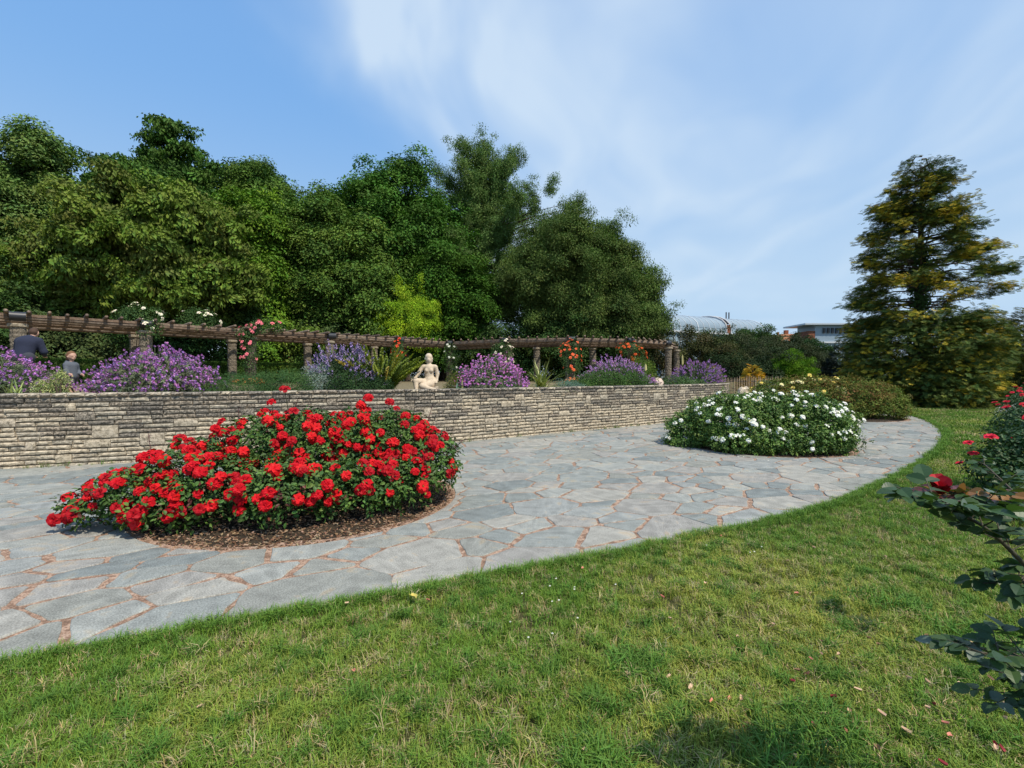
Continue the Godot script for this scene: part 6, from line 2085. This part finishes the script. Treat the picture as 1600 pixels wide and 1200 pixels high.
func build_right_roses():
	var r = RandomNumberGenerator.new()
	r.seed = 600
	var rl = oval_cluster(9, 0.55, 0.38, 0.75, 603)
	var greens = [Color(0.03, 0.07, 0.025), Color(0.04, 0.085, 0.03), Color(0.05, 0.1, 0.03)]
	var red = [rosette(604, [[7, 1.0, 0.95, 58], [5, 0.7, 0.75, 34], [4, 0.42, 0.5, 14]], Color(0.55, 0.012, 0.03), 0.4), rosette(605, [[6, 1.0, 1.0, 48], [5, 0.72, 0.75, 24]], Color(0.62, 0.02, 0.05), 0.3)]
	var list = [
		["dark-leaved red rose bush with blooms held above it, at the lawn's edge", [[6.05, 0.42, 5.6, 0.4, 0.34, 0.4], [6.6, 0.5, 5.7, 0.5, 0.45, 0.45], [5.7, 0.33, 5.5, 0.28, 0.22, 0.3]], 14, 900],
		["open red rose bush behind the dark-leaved one", [[9.1, 0.45, 8.3, 0.5, 0.42, 0.5], [9.7, 0.5, 8.6, 0.5, 0.5, 0.5]], 12, 700],
		["tall red rose bush at the end of the rose row", [[12.7, 0.55, 11.4, 0.6, 0.5, 0.6], [13.4, 0.6, 12.0, 0.7, 0.55, 0.6]], 16, 800],
		["grey-green rose bush with dark red blooms behind the rose row", [[18.9, 0.6, 16.8, 0.9, 0.55, 0.8], [20.2, 0.6, 17.4, 1.0, 0.6, 0.8]], 22, 900]]
	for q in list:
		var B = q[1][0]
		var root = thing("red_rose_shrub", q[0], "rose bush", V(B[0], 0.0, B[2]), "red roses along the lawn")
		leafy(root, q[1], int(q[3] * 0.62), 0.1, greens, rl, M.rose_leaf, 610 + q[2], 0.3)
		var pts = blob_points(q[1], q[2], 0.14, r, 0.4, 0.1, Vector2(1.1, 1.4))
		for p in pts:
			obj("rose_bloom", red[r.randi() % 2], null, root, Transform3D(basis_up((p[1] * 0.5 + Vector3(0, 0.7, 0.3)).normalized(), r.randf() * TAU).scaled_local(Vector3.ONE * r.randf_range(0.05, 0.07)), p[0] - root.position))
		stems_to(root, V(B[0], -0.02, B[2]), pts, 0.007, mat(lin(0.06, 0.08, 0.03), 0.7), r, 1.0)
	# white flowers behind the rose row
	var wf = thing("white_flower_patch", "patch of small white flowers between the red rose bushes", "flowering plant", V(15.4, 0.0, 13.8))
	leafy(wf, [[15.4, 0.35, 13.8, 0.9, 0.4, 0.6]], 420, 0.1, [Color(0.7, 0.7, 0.68), Color(0.6, 0.62, 0.58), Color(0.12, 0.17, 0.08)], leaf_cluster(16, 0.4, 0.25, 0.6, 640), M.petal, 641)
	# yellow and orange bedding at the foot of the rose row
	var ob = thing("yellow_flower_bed", "low yellow and orange flowers at the foot of the dark-leaved rose bush", "flower bed", V(5.15, 0.0, 4.75))
	leafy(ob, [[5.15, 0.06, 4.8, 0.5, 0.14, 0.3]], 260, 0.07, [Color(0.08, 0.12, 0.03), Color(0.1, 0.14, 0.04)], rl, M.leaf, 642)
	var ym = rosette(643, [[6, 1.0, 0.95, 72]], Color(0.8, 0.45, 0.02))
	var om = rosette(644, [[6, 1.0, 0.95, 72]], Color(0.75, 0.14, 0.03))
	for p in blob_points([[5.15, 0.08, 4.8, 0.5, 0.16, 0.3]], 22, 0.06, r, 0.3, 0.1):
		obj("bloom", ym if r.randf() < 0.6 else om, null, ob, Transform3D(basis_up((p[1] + Vector3.UP).normalized(), r.randf() * TAU).scaled_local(Vector3.ONE * r.randf_range(0.03, 0.045)), p[0] - ob.position))
	near_rose()

func near_rose():
	# the rose bush at the photographer's elbow: arching canes with big dark leaflets, dark red young growth
	var root = thing("garden_rose", "close rose bush with big dark green leaflets and reddish young shoots overhanging the lawn", "rose bush", V(2.15, 0.0, 1.35))
	var r = RandomNumberGenerator.new()
	r.seed = 700
	var cane = mat(lin(0.05, 0.045, 0.025), 0.6)
	var gm = []
	for c in [Color(0.028, 0.06, 0.028), Color(0.035, 0.075, 0.03), Color(0.05, 0.09, 0.03), Color(0.09, 0.02, 0.025), Color(0.2, 0.09, 0.02), Color(0.1, 0.14, 0.11)]:
		var m = StandardMaterial3D.new()
		m.albedo_color = lin(c.r, c.g, c.b)
		m.roughness = 0.42
		m.metallic_specular = 0.35
		m.backlight_enabled = true
		m.backlight = Color(0.2, 0.3, 0.08)
		gm.append(m)
	var lm = []
	for k in 4:
		lm.append(leaflet(k))
	# canes: control points
	var base = V(2.35, 0.0, 1.4)
	var canes = [
		[base, V(1.75, 0.6, 1.3), V(1.36, 0.93, 1.22), V(1.22, 1.06, 1.22), V(1.1, 1.13, 1.25)],
		[base, V(1.9, 0.65, 1.35), V(1.66, 0.98, 1.3), V(1.4, 1.09, 1.3), V(1.26, 1.12, 1.32)],
		[base, V(1.95, 0.45, 1.25), V(1.62, 0.6, 1.22), V(1.38, 0.7, 1.22), V(1.22, 0.73, 1.22)],
		[base, V(2.0, 0.6, 1.35), V(1.66, 0.86, 1.3), V(1.45, 0.93, 1.27), V(1.34, 0.9, 1.25)],
		[base, V(1.95, 0.42, 1.3), V(1.68, 0.58, 1.28), V(1.45, 0.63, 1.26), V(1.34, 0.6, 1.25)],
		[base, V(2.4, 0.5, 1.8), V(2.4, 0.85, 2.2), V(2.4, 1.0, 2.4)]]
	for ci in canes.size():
		var cps = canes[ci]
		var pts = []
		var rad = []
		for i in cps.size() - 1:
			for k in 5:
				var t = k / 5.0
				var p0 = cps[max(i - 1, 0)]
				var p1 = cps[i]
				var p2 = cps[i + 1]
				var p3 = cps[min(i + 2, cps.size() - 1)]
				pts.append(0.5 * ((2.0 * p1) + (p2 - p0) * t + (2.0 * p0 - 5.0 * p1 + 4.0 * p2 - p3) * t * t + (3.0 * p1 - p0 - 3.0 * p2 + p3) * t * t * t))
		pts.append(cps[-1])
		var mb = MB.new()
		var loc = []
		for i in pts.size():
			loc.append(pts[i] - root.position)
			rad.append(lerpf(0.009, 0.0025, float(i) / pts.size()))
		mb.tube(loc, rad, 7, 0.04, ci)
		var o = obj("cane", mb.done(), cane, root)
		# compound leaves: five leaflets on a stalk
		var n0 = int(pts.size() * (0.36 if ci == 2 else 0.58))
		for i in range(n0, pts.size()):
			if r.randf() < 0.1: continue
			for rep in 3:
				var a = r.randf() * TAU
				var dir = (Vector3(cos(a), r.randf_range(-0.25, 0.45), sin(a)) + (pts[i] - pts[max(i - 2, 0)]).normalized() * 0.5).normalized()
				var stalk = r.randf_range(0.06, 0.1)
				var young = (ci == 1) and i > pts.size() - 5 and r.randf() < 0.8
				var sk = MB.new()
				sk.tube([loc[i], loc[i] + dir * stalk], [0.002, 0.0012], 4)
				obj("leaf_stalk", sk.done(), cane, root)
				for k in 5:
					var f = [0.45, 0.45, 0.85, 0.85, 1.0][k]
					var side = [1.0, -1.0, 1.0, -1.0, 0.0][k]
					var s = dir.cross(Vector3.UP).normalized()
					var up = (Vector3.UP + Vector3(r.randfn(), 0, r.randfn()) * 0.6).normalized()
					var ld = (dir * (0.5 if side != 0.0 else 1.0) + s * side + Vector3(0, r.randf_range(-0.35, 0.1), 0)).normalized()
					var x = up.cross(ld).normalized()
					var y = ld.cross(x).normalized()
					var sz = r.randf_range(0.032, 0.052) * (1.15 if k == 4 else 1.0)
					var mi = r.randi() % 3
					if young: mi = 3 if r.randf() < 0.65 else 4
					elif r.randf() < 0.06: mi = 5
					obj("leaflet", lm[r.randi() % 4], gm[mi], root, Transform3D(Basis(x, y, ld).scaled_local(Vector3.ONE * sz), loc[i] + dir * stalk * f))
	# half-open red bloom and a bud
	var bl = rosette(705, [[5, 1.0, 0.9, 24], [4, 0.8, 0.7, 12]], Color(0.4, 0.02, 0.03), 0.1)
	obj("rose_bloom", bl, null, root, Transform3D(basis_up(Vector3(-0.25, 0.9, 0.3).normalized(), 0.4).scaled_local(Vector3.ONE * 0.05), V(1.2, 1.12, 1.32) - root.position))

func leaflet(sd):
	# oval toothed leaflet, one unit long along +z, cupped along the midrib
	var mb = MB.new()
	var n = 10
	var mid = []
	var lft = []
	var rgt = []
	var dz = 0.02 * sd
	for j in n + 1:
		var f = float(j) / n
		var w = 0.36 * pow(sin(PI * pow(f, 0.8)), 0.75) * (1.0 + (0.06 if j % 2 else -0.03))
		var y = -0.12 * f * f - dz * f
		mid.append(Vector3(0, y, f))
		lft.append(Vector3(-w, y + w * (0.28 - dz), f + 0.03 * (j % 2)))
		rgt.append(Vector3(w, y + w * (0.28 - dz), f + 0.03 * (j % 2)))
	for j in n:
		mb.quad(lft[j], lft[j + 1], mid[j + 1], mid[j])
		mb.quad(mid[j], mid[j + 1], rgt[j + 1], rgt[j])
	return mb.done()

# ---------- lawn ----------
func tuft(sd, n, h, spread, w):
	var r = RandomNumberGenerator.new()
	r.seed = sd
	var mb = MB.new()
	for i in n:
		var a = r.randf() * TAU
		var p = Vector3(cos(a), 0, sin(a)) * spread * sqrt(r.randf())
		var b = r.randf() * TAU
		var d = Vector3(cos(b), 0, sin(b))
		var s = Vector3(-sin(b), 0, cos(b)) * w * r.randf_range(0.7, 1.2)
		var l = h * r.randf_range(0.55, 1.15)
		var lean = r.randf_range(0.2, 0.95)
		var m = p + Vector3.UP * l * 0.6 + d * l * lean * 0.35
		var t = p + Vector3.UP * l * (0.95 - lean * 0.3) + d * l * lean
		var c = Color(r.randf_range(0.75, 1.35), r.randf_range(0.85, 1.15), r.randf_range(0.6, 1.3))
		if r.randf() < 0.08: c = Color(2.4, 1.5, 2.4)
		mb.quad(p - s, m - s * 0.8, m + s * 0.8, p + s, c)
		mb.tri(m - s * 0.8, t, m + s * 0.8, c)
	return mb.done()

func build_grass():
	var r = RandomNumberGenerator.new()
	r.seed = 800
	var tufts = [tuft(1, 18, 0.05, 0.035, 0.0016), tuft(2, 16, 0.042, 0.04, 0.0018), tuft(3, 14, 0.075, 0.03, 0.0019)]
	var far_t = tuft(5, 16, 0.05, 0.07, 0.0035)
	var xs = [[], [], [], []]
	var cs = [[], [], [], []]
	var edge = PackedVector2Array()
	for p in path_poly: edge.append(p)
	var bands = [[1.1, 2.6, 2100.0], [2.6, 4.2, 1500.0], [4.2, 6.5, 750.0], [6.5, 10.0, 330.0], [10.0, 16.0, 150.0], [16.0, 27.0, 80.0]]
	var skip = 0
	for b in bands:
		var w0 = -b[1] * 1.16 - 0.3
		var w1 = b[1] * 1.16 + 0.6
		var n = int((b[1] - b[0]) * (w1 - w0) * b[2])
		for i in n:
			var p = Vector2(r.randf_range(w0, w1), r.randf_range(b[0], b[1]))
			if absf(p.x) > p.y * 1.16 + 0.3: continue
			# quick side test, then the real outline of the paving
			if p.x < p.y * 1.3 + 1.0 and Geometry2D.is_point_in_polygon(p, edge): continue
			if p.y > 12.0 and p.x < p.y * 0.75: continue
			if p.x < -3.0 and p.y > 3.0: continue
			if p.y > 5.0 and p.x < p.y * 0.5: continue
			var big = noise_a.get_noise_2d(p.x * 0.42 + 3.0, p.y * 0.42)
			var med = noise_a.get_noise_2d(p.x * 1.7 + 31.0, p.y * 1.7 + 8.0)
			var fine = noise_a.get_noise_2d(p.x * 6.0 + 71.0, p.y * 6.0)
			# worn thin places
			if med + fine * 0.7 > 0.42 and r.randf() < 0.72: continue
			var dry = clampf(0.2 + big * 1.0 + fine * 0.45 + (0.22 if p.distance_to(Vector2(1.4, 2.9)) < 0.9 else 0.0), 0.0, 1.0)
			var c = Color(0.15, 0.26, 0.038).lerp(Color(0.35, 0.38, 0.08), dry)
			if fine + med * 0.5 < -0.36: c = Color(0.11, 0.22, 0.038)
			if r.randf() < 0.12 + 0.3 * maxf(0.0, med + fine * 0.5): c = Color(0.46, 0.38, 0.2)
			c = vary(c, 0.2, r)
			var k = 3 if b[0] >= 6.5 else (2 if fine - big * 0.4 < -0.3 or r.randf() < 0.05 else r.randi() % 2)
			var sc = r.randf_range(0.7, 1.25)
			if k == 3: sc *= 1.0 if b[0] < 10.0 else 1.7
			xs[k].append(Transform3D((Basis(Vector3.UP, r.randf() * TAU) * Basis(Vector3(1, 0, 0), r.randfn() * 0.15)).scaled_local(Vector3(sc, sc * r.randf_range(0.75, 1.2), sc)), V(p.x, 0.0, p.y)))
			cs[k].append(c)
	# lusher fringe along the paving's edge
	var le = smooth_line(LAWN_EDGE, 0.02)
	for q in le:
		if q.y < 0.6 or absf(q.x) > q.y * 1.2 + 0.4: continue
		for rep in (3 if q.y < 8.0 else 1):
			var wob = 0.05 * noise_a.get_noise_2d(q.x * 2.2, q.y * 2.2 + 60.0) + 0.03 * noise_a.get_noise_2d(q.x * 9.0, q.y * 9.0)
			var p = q + Vector2(r.randf_range(0.0, 0.1) - wob, -r.randf_range(-0.01, 0.1) + wob)
			var sc = r.randf_range(0.7, 1.3) * (1.0 if q.y < 8.0 else 1.6)
			xs[2].append(Transform3D(Basis(Vector3.UP, r.randf() * TAU).scaled_local(Vector3.ONE * sc), V(p.x, 0.0, p.y)))
			cs[2].append(vary(Color(0.13, 0.25, 0.038), 0.25, r))
	# coarse tussocks
	for q in [[2.35, 2.95, 0.2], [2.5, 2.5, 0.2], [1.25, 1.9, 0.14], [0.6, 2.3, 0.12], [1.0, 1.72, 0.16], [0.3, 1.7, 0.12]]:
		for i in 46:
			var a = r.randf() * TAU
			var p = Vector2(q[0], q[1]) + Vector2(cos(a), sin(a)) * q[2] * sqrt(r.randf())
			xs[2].append(Transform3D((Basis(Vector3.UP, r.randf() * TAU) * Basis(Vector3(1, 0, 0), r.randfn() * 0.3)).scaled_local(Vector3.ONE * r.randf_range(1.0, 1.7)), V(p.x, 0.0, p.y)))
			cs[2].append(vary(Color(0.11, 0.23, 0.04), 0.25, r))
	var root = Node3D.new()
	root.name = "grass"
	add_child(root)
	tag(root, "mown green lawn grass with dry and worn patches", "grass", "", "stuff")
	var ms = [tufts[0], tufts[1], tufts[2], far_t]
	for k in 4:
		many(["short_grass", "short_grass", "long_grass", "distant_grass"][k], ms[k], M.grass, xs[k], cs[k], root)
	print("grass tufts ", xs[0].size() + xs[1].size() + xs[2].size() + xs[3].size())
	# weeds along the foot of the wall
	var wx = []
	var wc = []
	for i in 130:
		var at = wall_at(r.randf_range(7.0, 27.0))
		if noise_a.get_noise_2d(at[0].x * 0.8, 5.0) < 0.05: continue
		var q = at[0] + Vector2(at[1].y, -at[1].x) * r.randf_range(0.03, 0.1)
		wx.append(Transform3D(Basis(Vector3.UP, r.randf() * TAU).scaled_local(Vector3.ONE * r.randf_range(0.6, 1.7)), V(q.x, 0.02, q.y)))
		wc.append(vary(Color(0.14, 0.22, 0.05), 0.3, r))
	tag(many("weeds", ms[2], M.grass, wx, wc), "sparse green weeds growing along the foot of the stone wall", "weeds")
	# fallen petals, leaves and daisies on the lawn
	var pm = MB.new()
	var g5 = []
	for j in 4:
		for i in 4:
			var u = i / 3.0 - 0.5
			var w = j / 3.0 - 0.5
			g5.append(Vector3(u * (1.0 - absf(w) * 0.7), 0.9 * u * u + 0.5 * w * w + 0.12 * sin(i * 2.0 + j), w))
	for j in 3:
		for i in 3:
			var a = j * 4 + i
			pm.quad(g5[a], g5[a + 4], g5[a + 5], g5[a + 1])
	var pmesh = pm.done()
	var tones = [["salmon pink curled rose petal lying on the lawn", mat(lin(0.62, 0.24, 0.17), 0.7), "petal", "rose_petal"], ["pale buff withered petal lying on the lawn", mat(lin(0.6, 0.42, 0.28), 0.8), "petal", "withered_petal"], ["dark red fallen petal on the lawn", mat(lin(0.3, 0.03, 0.04), 0.7), "petal", "dark_red_petal"], ["brown dead leaf curled on the lawn", mat(lin(0.22, 0.13, 0.07), 0.85), "leaf", "dead_leaf"]]
	for i in 86:
		var p = Vector2(r.randf_range(-2.0, 3.2), r.randf_range(1.5, 4.2))
		if i < 56: p = Vector2(1.75 + r.randfn() * 0.5, 2.0 + r.randfn() * 0.3)
		if absf(p.x) > p.y * 1.06 or Geometry2D.is_point_in_polygon(p, edge): continue
		var t = tones[[0, 0, 1, 1, 2, 3][r.randi() % 6]]
		var o = obj(t[3], pmesh, t[1], null, Transform3D((Basis(Vector3.UP, r.randf() * TAU) * Basis(Vector3(1, 0, 0), r.randfn() * 0.35)).scaled_local(Vector3(r.randf_range(0.012, 0.022), r.randf_range(0.016, 0.03), r.randf_range(0.016, 0.032))), V(p.x, 0.05, p.y)))
		tag(o, t[0], t[2], "fallen " + t[3].replace("_", " ") + " on the lawn")
	var yl = obj("yellow_leaf", pmesh, mat(lin(0.68, 0.58, 0.16), 0.7), null, Transform3D(Basis(Vector3.UP, 0.9).scaled_local(Vector3(0.035, 0.05, 0.06)), V(-0.62, 0.06, 2.95)))
	tag(yl, "single fallen yellow leaf on the grass near the paving", "leaf")
	var dm = rosette(801, [[9, 1.0, 0.5, 84]], Color(0.8, 0.8, 0.78), 0.05, Color(0.7, 0.5, 0.05))
	for i in 20:
		var c = [Vector2(0.22, 3.05), Vector2(0.1, 2.55), Vector2(1.9, 3.75), Vector2(0.4, 3.0), Vector2(6.2, 6.7)][i % 5]
		var p = c + Vector2(r.randfn(), r.randfn()) * 0.16
		if Geometry2D.is_point_in_polygon(p, edge): continue
		var d = thing("daisy", "tiny white daisy flowering in the lawn", "flower", V(p.x, 0.0, p.y), "daisies in the lawn")
		var st = MB.new()
		st.tube([Vector3.ZERO, Vector3(0.003, 0.03, 0), Vector3(0, 0.062, 0)], [0.0015, 0.0012, 0.001], 4)
		obj("stem", st.done(), mat(lin(0.08, 0.15, 0.04), 0.7), d)
		obj("flower_head", dm, null, d, Transform3D(Basis().scaled(Vector3.ONE * r.randf_range(0.006, 0.008)), Vector3(0, 0.06, 0)))
